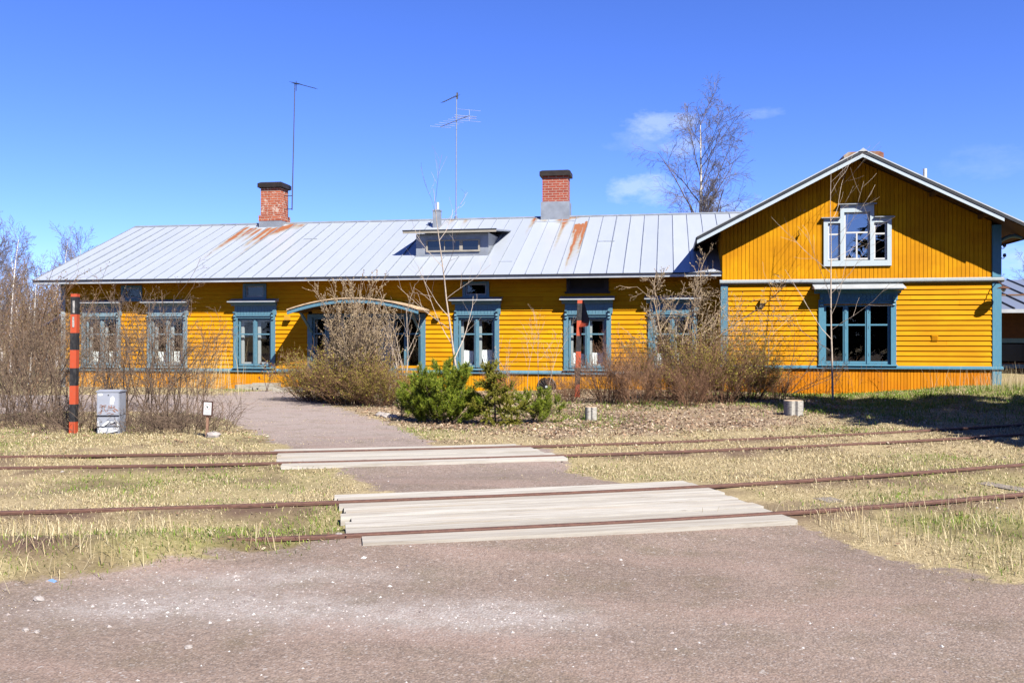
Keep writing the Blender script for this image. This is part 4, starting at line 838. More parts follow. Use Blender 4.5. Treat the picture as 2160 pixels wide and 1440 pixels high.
def deck(name, label, LF, gauge, strips):
    """strips: (offset0, offset1, start px, end px, n planks); built along the rails"""
    t = thing(name, label, 'plank crossing', (0, 0, 0), 0, 'bleached plank crossings over the tracks')
    T = np.gradient(LF, axis=0); T /= np.linalg.norm(T, axis=1)[:, None]; Nn = np.stack([T[:, 1], -T[:, 0]], 1); m = MB(); cum = np.arange(len(LF)) * .25
    i0 = s_at(LF, G(*strips[0][2])); org = LF[i0]; ang = math.atan2(*(T[(i0 + s_at(LF, G(*strips[0][3]))) // 2][::-1])); ca, sa = math.cos(-ang), math.sin(-ang)
    def loc(p): x, y = p[0] - org[0], p[1] - org[1]; return (x * ca - y * sa, x * sa + y * ca)
    def at(s_, off):
        i = min(int(s_ / .25), len(LF) - 2); f = s_ / .25 - i; p = LF[i] * (1 - f) + LF[i + 1] * f; nn = Nn[i] * (1 - f) + Nn[i + 1] * f; return p + nn * off
    def sof(px):
        g = G(*px, .09); d = ((LF - np.array(g[:2])) ** 2).sum(1); i = int(np.argmin(d)); tt = T[i]; return cum[i] + float((np.array(g[:2]) - LF[i]) @ tt)
    SA, SB = sof(strips[0][3]), sof(strips[-1][3])
    for o0, o1, pa, pb, n_ in strips:
        sa0 = sof(pa); w = (o1 - o0) / n_
        for k in range(n_):
            oc_ = o0 + (k + .5) * w; f_ = (oc_ - strips[0][0]) / (strips[-1][1] - strips[0][0]); a, b = sa0 + rng.uniform(-.04, .04), SA + (SB - SA) * f_ + rng.uniform(-.03, .03); nn_ = 8; za = .074 + rng.uniform(-.004, .004); L0 = []
            for q_ in range(nn_ + 1):
                s_ = a + (b - a) * q_ / nn_; p = loc(at(s_, o0 + k * w + .008)); r_ = loc(at(s_, o0 + (k + 1) * w - .008)); L0.append([(p[0], p[1], .0), (r_[0], r_[1], .0), (r_[0], r_[1], za), (p[0], p[1], za)])
            vs = [v for ring in L0 for v in ring]; fs = [(0, 1, 2, 3), tuple(4 * nn_ + x for x in (3, 2, 1, 0))]
            for q_ in range(nn_):
                for c_ in range(4): b0 = 4 * q_; fs.append((b0 + c_, b0 + (c_ + 1) % 4, b0 + 4 + (c_ + 1) % 4, b0 + 4 + c_))
            m.add(vs, fs)
    o = m.build('planking', M_PLANK, t); t.location = (org[0], org[1], 0); t.rotation_euler = (0, 0, ang)
    return t
deck('plank_crossing', 'large bleached plank crossing over the nearer track', NF, 1.44,
     [(-.42, -.05, (712, 1048), (1460, 1014), 2), (.09, .72, (722, 1072), (1560, 1043), 4), (.72, 1.35, (737, 1100), (1615, 1062), 3), (1.49, 1.74, (752, 1132), (1645, 1077), 1)])
deck('plank_crossing', 'smaller plank crossing over the farther track where the path passes', FF_, 1.03,
     [(-.32, -.05, (570, 951), (1095, 938), 2), (.08, .95, (584, 962), (1165, 952), 4), (1.08, 1.3, (590, 976), (1205, 964), 1)])
# ------------------------------------------------------------------ street furniture
def stripe_post(u, vtop, vbase, wpx, bands, label, tiltpx, plate):
    g = G(u, vbase); t_ = Vector((g.x, g.y, 0)); fwd = -EYE / D(u, vbase).z; sc = fwd / F; w = wpx * sc / 2
    t = thing('striped_pole', label, 'pole', tuple(t_), TH, 'orange and black striped poles'); base = MB()
    zz = [(vbase - v) * sc for v in bands]; tot = zz[-1]; zz[0] = -.1
    V = [(sg[0] * w + tiltpx * sc * z / tot, sg[1] * w, z) for z in zz for sg in ((-1, -1), (1, -1), (1, 1), (-1, 1))]; Fq = [(4 * i + c_, 4 * i + (c_ + 1) % 4, 4 * i + 4 + (c_ + 1) % 4, 4 * i + 4 + c_) for i in range(len(zz) - 1) for c_ in range(4)]
    nb = len(zz) * 4; Fq.append((nb - 4, nb - 3, nb - 2, nb - 1)); me = npmesh('pole', V, [np.array(Fq)], M_ORANGE); me.materials.append(M_BLACK)
    me.polygons.foreach_set('material_index', np.array([(i // 4) % 2 for i in range(len(Fq) - 1)] + [0], dtype=np.int32)); link(bpy.data.objects.new('post', me), t)
    for poly, mat, y in plate:
        m = MB(); pp = [((x - u) * sc, (vbase - v) * sc) for x, v in poly]
        m.add([(p[0], w + .0 - y * abs(p[0] - tiltpx * sc) , p[1]) for p in pp] + [(p[0], w + .02 - y * abs(p[0] - tiltpx * sc), p[1]) for p in pp], [tuple(range(len(pp))), tuple(range(2 * len(pp) - 1, len(pp) - 1, -1))] + [(i, (i + 1) % len(pp), (i + 1) % len(pp) + len(pp), i + len(pp)) for i in range(len(pp))]); m.build('arm_board', mat, t)
    return t
pl = stripe_post(155, 620, 912, 13, (912, 889, 852, 813, 776, 738, 702, 663, 626, 620), 'striped pole beside the grey cabinet, white scuffs near its top', 4,
                 [([(160, 622), (154, 622), (149.5, 650), (156, 650)], M_BLACK, 0), ([(156, 650), (149.5, 650), (146, 674), (147, 692), (156, 684)], M_ORANGE, 0)])
m = MB(); sc = 15.04 / F
for a, b, x in ((634, 660, 1), (668, 690, 0)): m.box((x + 1) * sc, (x + 5) * sc, -.06, -.052, (912 - b) * sc, (912 - a) * sc)
m.build('white_scuff', plain('scuffed_white', (.5, .48, .45), .8, 0, .5, 30), pl)
stripe_post(1217, 632, 846, 10.5, (846, 810, 775, 741, 708, 676, 640, 633), 'striped pole in the shrubs in front of a window, folded arm at its top', 6,
            [([(1224, 633), (1230, 634), (1241, 676), (1239, 687), (1222, 676)], M_BLACK, 2), ([(1222, 676), (1239, 683), (1238, 688), (1219, 690)], M_ORANGE, 2.2)])
# cabinet
g = G(228, 913); cb = thing('electric_cabinet', 'low grey street cabinet with brown scrawl and white spray blobs', 'cabinet', tuple(g), R(-2) + TH * .0 + R(16)); sc = 15.0 / F; W_, H_ = 46 * sc, .715
m = MB(); m.box(-W_ / 2, W_ / 2, 0, .30, 0.30, H_ - .02); m.box(-W_ / 2, W_ / 2, .01, .30, -.1, .29); m.prism([(-.015, H_ - .02), (-.015, H_ - .005), (.15, H_ + .015), (.315, H_ - .005), (.315, H_ - .02)], 'x', -W_ / 2 - .012, W_ / 2 + .012); m.build('body', M_CAB, cb)
m = MB(); m.box(-W_ / 2 + .012, W_ / 2 - .012, -.012, -.001, .305, H_ - .03); dr_ = m.build('door', plain('cabinet_door_paint', (.44, .47, .55), .45, 0, .08, 5, .4), cb)
m = MB(); m.disc((0.01, -.013, H_ - .07), .010, (0, -1, 0), .006, 10); m.build('lock', M_DARK, dr_)
m = MB(); m.box(-W_ / 2, W_ / 2, -.008, 0, .292, .300); m.box(-W_ / 2, W_ / 2, -.006, .0, .118, .124); m.build('gap', M_DARK, cb)
m = MB()
def sx(p): return ((p[0] / 12 + 190 - 228) * sc, (1 - 0) and (913 - (810 + p[1] / 12)) * sc)
def stroke(mm, pts, r=.004, y=-.016):
    q = [sx(p) for p in pts]; mm.tube([(a, y, b) for a, b in q], r, 4)
for pts in ([(260, 540), (300, 520), (330, 560), (290, 620), (320, 690)], [(250, 590), (340, 540), (420, 530), (400, 570), (330, 560)], [(380, 560), (370, 620), (410, 690), (450, 680), (470, 600), (480, 540)], [(480, 540), (540, 600), (545, 530), (550, 610)],
            [(490, 600), (590, 590), (700, 660)], [(590, 570), (640, 555), (610, 600), (660, 650), (720, 690)], [(570, 640), (620, 700), (650, 700), (600, 650)], [(245, 690), (243, 750)], [(280, 680), (276, 760)], [(430, 745), (520, 725)], [(530, 750), (600, 745)], [(300, 640), (300, 740)]): stroke(m, pts)
m.build('scrawl', M_GRAF, cb)
m = MB()
def blob(mm, pts, y=-.014):
    q = [sx(p) for p in pts]; n_ = len(q); mm.add([(a, y, b) for a, b in q] + [(a, 0, b) for a, b in q], [tuple(range(n_)), tuple(range(2 * n_ - 1, n_ - 1, -1))] + [(i, (i + 1) % n_, (i + 1) % n_ + n_, i + n_) for i in range(n_)])
for pts in ([(510, 520), (505, 440), (520, 340), (560, 320), (580, 290), (600, 325), (625, 345), (622, 440), (605, 455), (600, 520)], [(215, 285), (215, 250), (300, 230), (335, 250), (330, 285), (270, 300)],
            [(190, 930), (215, 925), (240, 990), (250, 1070), (190, 1070)], [(300, 1060), (330, 1010), (450, 925), (500, 920), (480, 970), (400, 1040), (350, 1066)], [(500, 990), (540, 940), (620, 915), (690, 930), (730, 1000), (735, 1060), (660, 1060), (680, 990), (610, 960), (550, 1000)],
            [(200, 1100), (450, 1110), (420, 1200), (330, 1260), (220, 1250)], [(480, 1110), (735, 1090), (720, 1180), (560, 1220), (450, 1230)]): blob(m, pts)
m.build('spray_blob', M_WGRAF, cb)
# little sign
g = G(436, 921); sg = thing('notice_sign', 'small white notice with a ringed black mark in a brown frame on a short stake', 'sign', tuple(g), TH); sg.rotation_euler = (0, R(3), TH); sc = 14.4 / F
m = MB(); m.box(-.019, .019, -.015, .02, -.15, 46 * sc); m.build('stake', M_POST, sg)
m = MB(); x0, x1, z0, z1 = -11 * sc, 11 * sc, 44 * sc, 76 * sc; m.box(x0, x1, -.03, -.016, z0, z1); fr = m.build('board', M_BROWN, sg)
m = MB(); m.box(x0 + .022, x1 - .022, -.033, -.03, z0 + .022, z1 - .022); m.build('notice', M_SIGNW, sg)
m = MB(); zc_ = z0 + (z1 - z0) * .62; m.tube([(.045 * math.cos(a), -.035, zc_ + .045 * math.sin(a)) for a in np.linspace(0, 2 * math.pi, 25)], .0028, 4, False); m.build('ring', M_PINK, sg)
m = MB(); m.add([(x, -.0345, zc_ + z) for x, z in ((-.018, .004), (-.008, -.014), (.002, -.022), (.010, -.012), (.008, .006), (-.002, .0), (-.006, .016), (-.014, .014))], [tuple(range(8))]); m.build('mark', M_DARK, sg)
m = MB(); [m.box(-.035 + a, .035 - a, -.034, -.0335, z0 + b, z0 + b + .004) for a, b in ((0, .052), (.006, .042))]; m.build('text_lines', M_GREYT, sg)
m = MB(); 
# stumps
def stump(u, v, wpx, hpx, label, lobes):
    g = G(u, v); fwd = -EYE / D(u, v).z; sc = fwd / F; r = wpx * sc / 2; h = hpx * sc; g.z = float(hgt(g.x, g.y)) - .02
    t = thing('log_stump', label, 'log', tuple(g), TH, 'short upright logs on the leaf litter'); rr = random.Random(int(u)); prof = []
    for i in range(28):
        a = 2 * math.pi * i / 28; d = 1 + .05 * math.sin(3 * a + u) + rr.uniform(-.02, .02)
        if lobes and abs(((a + math.pi / 2 + .1 + math.pi) % (2 * math.pi)) - math.pi) < .25: d *= .72
        prof.append((math.cos(a) * r * d, math.sin(a) * r * d))
    m = MB(); m.prism([p for p in prof], 'z', -.02, h); m.build('bark', M_LOG, t)
    m = MB(); m.prism([(x * .93, y * .93) for x, y in prof], 'z', h, h + .004); m.build('cut_face', M_CUT, t)
stump(1246, 887, 25, 29, 'slim split birch log standing by the striped pole', True); stump(1673, 881, 39, 33, 'thick split log standing left of the shaded mound', True)
# disc leaning on the plinth
p = PY(1152, 816, 25.35); t = thing('metal_wheel', 'dark round wheel with a shiny hub leaning on the orange plinth', 'wheel', (p.x, 25.4, .0)); t.rotation_euler = (R(-12), 0, 0)
m = MB(); cz = p.z; m.tube([(.27 * math.cos(a), 0, cz + .27 * math.sin(a)) for a in np.linspace(0, 2 * math.pi, 33)], .022, 6, False); m.build('rim', M_CAP, t)
m = MB(); 
for k in range(14): a = k * math.pi / 7; m.tube([(.03 * math.cos(a), 0, cz + .03 * math.sin(a)), (.26 * math.cos(a), 0, cz + .26 * math.sin(a))], .011, 5)
m.disc((0, .03, cz), .25, (0, -1, 0), .012, 24); m.build('spokes', M_CAP, t); m = MB(); m.disc((.0, -.01, cz), .035, (0, -1, 0), .03, 12); m.build('hub', M_FLASHL, t)
# timber edging by the window bed
t = thing('timber_edging', 'low grey timber edging in front of the plinth left of the porch', 'edging', tuple(GD(498, 27.1)))
m = MB(); o_ = GD(498, 27.1)
for (u0, t0), (u1, t1), zt in (((498, 26.6), (532, 27.1), .17), ((532, 27.1), (592, 27.2), .20), ((575, 26.0), (598, 26.1), .12), ((598, 26.1), (640, 26.3), .13)):
    a, b = GD(u0, t0) - o_, GD(u1, t1) - o_; d = (b - a).normalized(); nn = Vector((-d.y, d.x, 0)) * .06
    for z0, z1 in ((-.05, zt * .52), (zt * .54, zt)): m.hexa([(a.x, a.y, z0), (b.x, b.y, z0), (b.x + nn.x, b.y + nn.y, z0), (a.x + nn.x, a.y + nn.y, z0), (a.x, a.y, z1), (b.x, b.y, z1), (b.x + nn.x, b.y + nn.y, z1), (a.x + nn.x, a.y + nn.y, z1)])
m.build('timbers', M_TIMB, t)
# stones
def rock(u, v, r, label, z=0.):
    g = G(u, v); rr = np.random.RandomState(int(u * 7 + v)); nl, nm = 7, 10; V = []
    for i in range(nl + 1):
        for j in range(nm): th, ph = math.pi * i / nl, 2 * math.pi * j / nm; k = r * (.8 + .4 * rr.rand()); V.append((k * math.sin(th) * math.cos(ph) * 1.3, k * math.sin(th) * math.sin(ph), k * .75 * math.cos(th)))
    Fq = [(i * nm + j, i * nm + (j + 1) % nm, (i + 1) * nm + (j + 1) % nm, (i + 1) * nm + j) for i in range(nl) for j in range(nm)]
    o = link(bpy.data.objects.new('stone', npmesh('stone', V, [np.array(Fq)], M_ROCK))); o.location = (g.x, g.y, float(hgt(g.x, g.y)) + r * .3); return tag(o, label, 'stone', 'stones lying about')
M_ROCK = plain('pale_stone', (.46, .41, .38), .85, 0, .3, 12, .2, .4)
rock(803, 876, .09, 'pale stone left of the others at the edge of the path'); rock(815, 879, .10, 'pale stone in the middle of three beside the path'); rock(829, 882, .085, 'pale stone nearest the pine bush')
rock(450, 921, .09, 'flat stone at the foot of the notice sign'); rock(82, 1266, .028, 'lone reddish stone on the road by the litter'); rock(398, 1366, .018, 'small white stone lying alone in the road')
rock(54, 1330, .016, 'white stone at the lower left of the road'); rock(78, 1334, .014, 'tiny white stone beside another at the lower left'); rock(714, 1148, .035, 'pinkish stone at the corner of the big plank crossing')
g = G(86, 1232); m = MB(); m.add([(0, 0, .01), (.09, .01, .012), (.1, .03, .02), (.05, .045, .03), (.01, .03, .015)], [(0, 1, 2, 3, 4)]); m.add([(.02, -.01, .005), (.08, -.005, .006), (.09, .012, .013), (.0, .0, .011)], [(0, 1, 2, 3)]); o = m.build('litter_scrap', plain('blue_litter', (.25, .42, .72), .4)); o.location = tuple(g); tag(o, 'crumpled pale blue scrap at the edge of the grass', 'litter')

# ------------------------------------------------------------------ plants
def grow(rg, p, d, L, r, lvl, spec, out):
    s = spec[lvl]; n_ = s['n']; P = [p]; Rr = [r]; dirs = [d]; w = s.get('wig', .12); tr = s.get('trop', 0.); tap = s.get('taper', .75)
    for i in range(1, n_ + 1):
        d = Vector((d.x + rg.gauss(0, w), d.y + rg.gauss(0, w), d.z + rg.gauss(0, w) + tr)).normalized(); p = p + d * (L / n_)
        if p.z < .03: p.z = .03
        P.append(p); dirs.append(d); Rr.append(max(r * (1 - tap * i / n_), s.get('rmin', .0015)))
    out[lvl].append((P, Rr))
    if lvl + 1 < len(spec):
        c = spec[lvl + 1]; k = c['k']; k = int(k * rg.uniform(.75, 1.25) * (c.get('scalek', 0) and L / c['scalek'] or 1) + rg.random())
        for i in range(k):
            t = c.get('t0', .25) + (c.get('t1', 1.) - c.get('t0', .25)) * (i + rg.random()) / k; f = t * n_; j = min(int(f), n_ - 1); q = P[j].lerp(P[j + 1], f - j); dd = dirs[j]
            a = rg.uniform(0, 2 * math.pi); sd_ = dd.orthogonal().normalized(); sd_.rotate(Matrix.Rotation(a, 3, dd)); an_ = math.radians(rg.uniform(*c['ang']))
            nd = (dd * math.cos(an_) + sd_ * math.sin(an_)).normalized(); fall = c.get('fall', .5)
            grow(rg, q, nd, L * c['ratio'] * rg.uniform(.7, 1.25) * (1 - fall * t), Rr[j] * c.get('rr', .55), lvl + 1, spec, out)
def tri_cloud(pts, size, rg, quad=True, elong=1.6, dirs=None):
    """small leaf-like faces at pts"""
    P = np.array([tuple(p) for p in pts], float); n_ = len(P); s_ = size * rg.uniform(.6, 1.4, n_)
    a = rg.normal(size=(n_, 3)) if dirs is None else np.asarray(dirs) + rg.normal(size=(n_, 3)) * .45
    a /= np.linalg.norm(a, axis=1)[:, None] + 1e-9; b = np.cross(a, rg.normal(size=(n_, 3))); b /= np.linalg.norm(b, axis=1)[:, None] + 1e-9
    A = a * (s_ * elong / 2)[:, None]; Bv = b * (s_ / 2)[:, None]; V = np.stack([P - A * .2, P + A + Bv, P + A * 2, P + A - Bv], 1).reshape(-1, 3)
    return V, np.arange(n_ * 4).reshape(-1, 4)
def tips_of(out, lvls, per, rg, lo=.3):
    pts, dr = [], []
    for l in lvls:
        for P, _ in out[l]:
            for _i in range(per if isinstance(per, int) else (1 if rg.rand() < per else 0)):
                t = lo + (1 - lo) * rg.rand(); f = t * (len(P) - 1); j = min(int(f), len(P) - 2); q = P[j].lerp(P[j + 1], f - j); pts.append(q); dr.append(tuple(P[j + 1] - P[j]))
    return pts, dr
def plant(name, label, cat, loc, spec, stems, seed, groups, bud=None, group=None, rz=0, sc=1.):
    """groups: [(part name, levels, sides, material)]; stems: list of (pos, dir, length, radius)"""
    rg = random.Random(seed); rn = np.random.RandomState(seed); out = [[] for _ in spec]
    for st in stems(rg) if callable(stems) else stems: grow(rg, Vector(st[0]), Vector(st[1]).normalized(), st[2], st[3], 0, spec, out)
    t = thing(name, label, cat, loc, rz, group); t.scale = (sc, sc, sc)
    for pn, lv, sides, mat in groups:
        ch = [c for l in lv for c in out[l]]
        if not ch: continue
        V, Fq = tube_np(ch, sides); link(bpy.data.objects.new(pn, npmesh(pn, V, [Fq], mat, sides > 4)), t)
    if bud:
        pn, lv, per, size, mat, lo, el = bud; pts, dr = tips_of(out, lv, per, rn, lo)
        if pts: V, Fq = tri_cloud(pts, size, rn, dirs=dr, elong=el); link(bpy.data.objects.new(pn, npmesh(pn, V, [Fq], mat)), t)
    return t
def fan(n_, spread, L, r, base=.15, lean=(0, 0)):
    def f(rg):
        o = []
        for i in range(n_):
            a = rg.uniform(0, 2 * math.pi); k = math.sqrt(rg.random()) * spread; b = base * math.sqrt(rg.random())
            o.append(((math.cos(a) * b, math.sin(a) * b, -.05), (math.cos(a) * k + lean[0], math.sin(a) * k + lean[1], 1), L * rg.uniform(.65, 1.1) * (1 - .25 * k), r * rg.uniform(.6, 1.2)))
        return o
    return f
def gz(x, y): return float(hgt(np.array([x]), np.array([y]))[0])
def at_px(u, v): g = G(u, v); g.z = gz(g.x, g.y) - .02; return g
# spirea-like low dense shrubs: fine red-brown twigs, greenish tips
SP = [dict(n=6, wig=.10, trop=.0, taper=.7), dict(k=9, t0=.15, ratio=.55, ang=(12, 40), fall=.45, n=4, wig=.10, trop=.04, rr=.6, rmin=.0022), dict(k=5, t0=.2, ratio=.45, ang=(15, 45), fall=.3, n=2, wig=.12, trop=.03, rr=.7, rmin=.002)]
def spirea(label, p, seed, spread=.9, L=1.35, n_=46, sc=1., bud=M_BUDG, budn=4, lo=.35, rz=0, mat=M_TWIGR):
    return plant('bare_shrub', label, 'shrub', tuple(p), SP, fan(n_, spread, L, .008, .35), seed, [('stems', (0,), 4, mat), ('twigs', (1, 2), 3, mat)], ('young_leaves', (1, 2), budn, .017, bud, lo, 2.2), 'leafless shrubs in front of the building', rz, sc)
s1 = spirea('broad red-brown shrub with yellow-green tips spilling over the path beside the porch', at_px(735, 852), 11, .95, 1.45, 90, 1.0, budn=2)
s2 = spirea('rounded olive-tipped shrub in front of the wing corner', at_px(1510, 858), 12, .85, 1.75, 74, 1.05, budn=2)
s3 = plant('bare_shrub', 'reddish open shrub with upright dark stems by the striped pole', 'shrub', tuple(at_px(1285, 858)), SP, fan(40, .75, 1.45, .009, .3), 13, [('stems', (0,), 4, M_TWIGR), ('twigs', (1, 2), 3, M_TWIGR)], ('buds', (1, 2), 1, .012, M_BUDR, .3, 2.), 'leafless shrubs in front of the building')
GRP = 'leafless shrubs in front of the building'
for src, u, v, rz, sc, lab in ((s1, 665, 845, 2.1, .92, 'green-tinged shrub reaching toward the curtainless window, left side of the porch clump'), (s1, 795, 856, 4.2, .82, 'small red-brown shrub at the right foot of the porch clump'),
                               (s2, 1405, 852, 1.3, .95, 'brown-green shrub below the window next to the wing'), (s2, 1580, 850, 3.4, .8, 'low shrub with yellow-green tips left of the thick split log'), (s3, 1200, 856, 2.5, .5, 'low dark red shrub left of the striped pole'),
                               (s3, 1345, 862, 4.4, .85, 'tangled red-brown shrub behind the slim log, right of the striped pole'), (s3, 1455, 866, 1.1, .72, 'low red-brown shrub under the olive-tipped ones'), (s3, 1640, 850, .6, .5, 'sparse reddish shrub beside the thick split log'), (s3, 1060, 838, 3, .6, 'thin reddish scrub against the plinth behind the small spruce'), (s3, 880, 845, 3.9, .55, 'reddish scrub between the porch clump and the pine bush')):
    copy_thing(src, at_px(u, v), rz, sc, lab, GRP)
# lilac: pale upright branches with buds
LI = [dict(n=8, wig=.06, trop=.05, taper=.7), dict(k=8, t0=.25, ratio=.42, ang=(15, 40), fall=.3, n=4, wig=.09, trop=.12, rr=.55, rmin=.004), dict(k=6, t0=.2, ratio=.42, ang=(20, 50), fall=.2, n=3, wig=.12, trop=.12, rr=.6, rmin=.003)]
lilac = plant('lilac_bush', 'tall pale lilac bush with upright budding branches in front of the arched porch', 'shrub', tuple(at_px(748, 852)), LI, fan(30, .36, 2.5, .017, .25), 21, [('branches', (0, 1), 5, M_TWIGL), ('twigs', (2,), 3, M_TWIGL)], ('buds', (1, 2), 5, .026, M_BUDT, .3, 1.5))
plant('lilac_bush', 'smaller grey-stemmed shrub between the lilac and the young birch, crooked trunks', 'shrub', tuple(at_px(848, 848)), LI, [((0, 0, 0), (-.25, 0, 1), 2.2, .03), ((.05, 0, 0), (.1, .1, 1), 2.4, .022), ((-.1, 0, 0), (-.5, .1, 1), 2.1, .022), ((.12, 0, 0), (-.1, -.1, 1), 2.3, .02)], 22, [('branches', (0, 1), 5, M_YB), ('twigs', (2,), 3, M_TWIGL)], ('buds', (2,), 2, .022, M_BUDT, .4, 1.5))
# elder-like tree-shrub before the window near the wing
EL_ = [dict(n=9, wig=.14, trop=.04, taper=.6), dict(k=7, t0=.25, ratio=.5, ang=(25, 60), fall=.35, n=6, wig=.2, trop=.05, rr=.6, rmin=.006), dict(k=7, t0=.2, ratio=.45, ang=(25, 65), fall=.25, n=4, wig=.2, trop=.1, rr=.6, rmin=.004), dict(k=4, t0=.2, ratio=.5, ang=(25, 60), fall=.2, n=2, wig=.15, trop=.12, rr=.6, rmin=.003)]
elder = plant('elder_bush', 'tall pale gnarled bush with knobbly twigs in front of the window next to the wing', 'shrub', tuple(at_px(1440, 850)), EL_, [((0, 0, 0), (-.22, 0, 1), 2.9, .03), ((.1, 0, 0), (.08, 0, 1), 3.1, .03), ((-.1, .1, 0), (-.5, .1, 1), 2.7, .026), ((.2, .1, 0), (.3, -.1, 1), 2.7, .026), ((0, -.1, 0), (-.05, -.1, 1), 2.9, .022)], 31, [('branches', (0, 1), 5, M_TWIGL), ('twigs', (2, 3), 3, M_TWIGL)], ('buds', (2, 3), 2, .024, M_BUDT, .4, 1.5))
sl = [dict(n=7, wig=.1, trop=.05, taper=.7), dict(k=7, t0=.35, ratio=.45, ang=(20, 50), fall=.3, n=5, wig=.14, trop=.05, rr=.5, rmin=.003), dict(k=7, t0=.2, ratio=.4, ang=(25, 60), fall=.2, n=3, wig=.16, trop=.04, rr=.6, rmin=.0022)]
plant('bare_shrub', 'slender pale shrub with a hazy twiggy top against the yellow wing wall', 'shrub', tuple(at_px(1600, 845)), sl, [((0, 0, 0), (-.15, 0, 1), 2.3, .014), ((.1, 0, 0), (.1, 0, 1), 2.2, .014), ((.05, .1, 0), (.0, 0, 1), 2.0, .01)], 33, [('stems', (0, 1), 4, M_YB), ('twigs', (2,), 3, M_TWIGL)], ('buds', (2,), 2, .014, M_BUDT, .4, 1.5), GRP)
plant('bare_shrub', 'leaning dark-twigged shrub crossing the base trim left of the big wing window', 'shrub', tuple(at_px(1655, 838)), sl, [((0, 0, 0), (.5, 0, 1), 1.7, .014), ((0, 0, 0), (.9, .1, .7), 1.5, .012), ((0, 0, 0), (1.2, 0, .35), 1.5, .012), ((0, 0, 0), (-.3, 0, 1), 1.2, .01), ((.1, 0, 0), (1.0, -.2, .5), 1.6, .01)], 34, [('stems', (0, 1), 4, M_TWIGG), ('twigs', (2,), 3, M_TWIGG)], ('buds', (1, 2), 2, .013, M_BUDR, .3, 1.5), GRP)
plant('bare_shrub', 'fine pale saplings against the wall between two windows right of the small spruce', 'shrub', tuple(at_px(1125, 838)), sl, [((-.5, 0, 0), (-.02, 0, 1), 1.3, .008), ((-.2, 0, 0), (.12, 0, 1), 1.7, .008), ((.15, 0, 0), (.05, 0, 1), 2.0, .009), ((.4, .1, 0), (.1, 0, 1), 1.8, .008), ((-.75, 0, 0), (.15, 0, 1), 1.2, .007), ((.6, 0, 0), (-.1, 0, 1), 1.2, .007)], 35, [('stems', (0, 1), 4, M_YB), ('twigs', (2,), 3, M_TWIGL)], None, GRP)
plant('rose_bush', 'small dark reddish bush with a few pinkish leaves below the curtainless window', 'shrub', tuple(GD(563, 26.0)), [dict(n=5, wig=.15, trop=.0, taper=.6), dict(k=5, t0=.3, ratio=.4, ang=(25, 60), fall=.3, n=3, wig=.15, rr=.6, rmin=.004)], [((0, 0, 0), (-.2, 0, 1), .95, .009), ((0, 0, 0), (.25, 0, 1), 1.1, .009), ((0, 0, 0), (.05, .2, 1), .8, .008)], 36, [('stems', (0, 1), 4, plain('rose_stems', (.10, .045, .04), .8))], ('leaves', (0, 1), 5, .045, leafmat('rose_leaves', [(0, (.14, .05, .045)), (.8, (.24, .12, .10)), (1, (.6, .42, .36))]), .5, 1.2))
# scrub along the wing plinth
tw = [dict(n=5, wig=.12, trop=0, taper=.6), dict(k=6, t0=.3, ratio=.4, ang=(20, 50), fall=.3, n=3, wig=.15, rr=.6, rmin=.002)]
for i, (u, v, n_, L) in enumerate(((1725, 826, 10, 1.0), (1790, 828, 12, 1.1), (1850, 829, 9, .9), (1905, 828, 8, .7))):
    labs = ('thin red twigs at the plinth left of the young birch', 'thin twiggy scrub under the big wing window, right of the young birch', 'thin twigs at the plinth under the right edge of the big wing window', 'sparse twigs at the plinth right of the big wing window')
    g = GD(u, 24.1); g.z = gz(g.x, g.y) - .02; plant('twiggy_scrub', labs[i], 'shrub', tuple(g), tw, fan(n_, .4, L, .005, .3), 50 + i, [('stems', (0, 1), 3, M_TWIGR)], ('buds', (1,), 3, .012, M_BUDR, .3, 1.5), 'scrub along the wing plinth')
# young birches
YBs = [dict(n=14, wig=.02, trop=.01, taper=.85), dict(k=13, t0=.18, ratio=.40, ang=(30, 60), fall=.45, n=6, wig=.08, trop=.09, rr=.5, rmin=.004), dict(k=4, t0=.3, ratio=.35, ang=(25, 50), fall=.2, n=3, wig=.1, trop=.05, rr=.6, rmin=.0025)]
g = at_px(974, 850); plant('young_birch', 'slender young birch with pale bent trunk rising past the eave right of the porch', 'tree', tuple(g), YBs, [((0, 0, -.1), (-.11, 0, 1), 5.4, .034)], 61, [('trunk', (0,), 7, M_YB), ('crown', (1, 2), 3, M_YB)], None, 'young birches before the building')
g = GD(1757, 22.3); g.z = gz(g.x, g.y) - .02; plant('young_birch', 'slender young birch with whitish trunk in front of the gabled wing', 'tree', tuple(g), YBs, [((0, 0, -.1), (.0, 0, 1), 6.0, .028)], 64, [('trunk', (0,), 7, M_YB), ('crown', (1, 2), 3, M_YB)], None, 'young birches before the building')
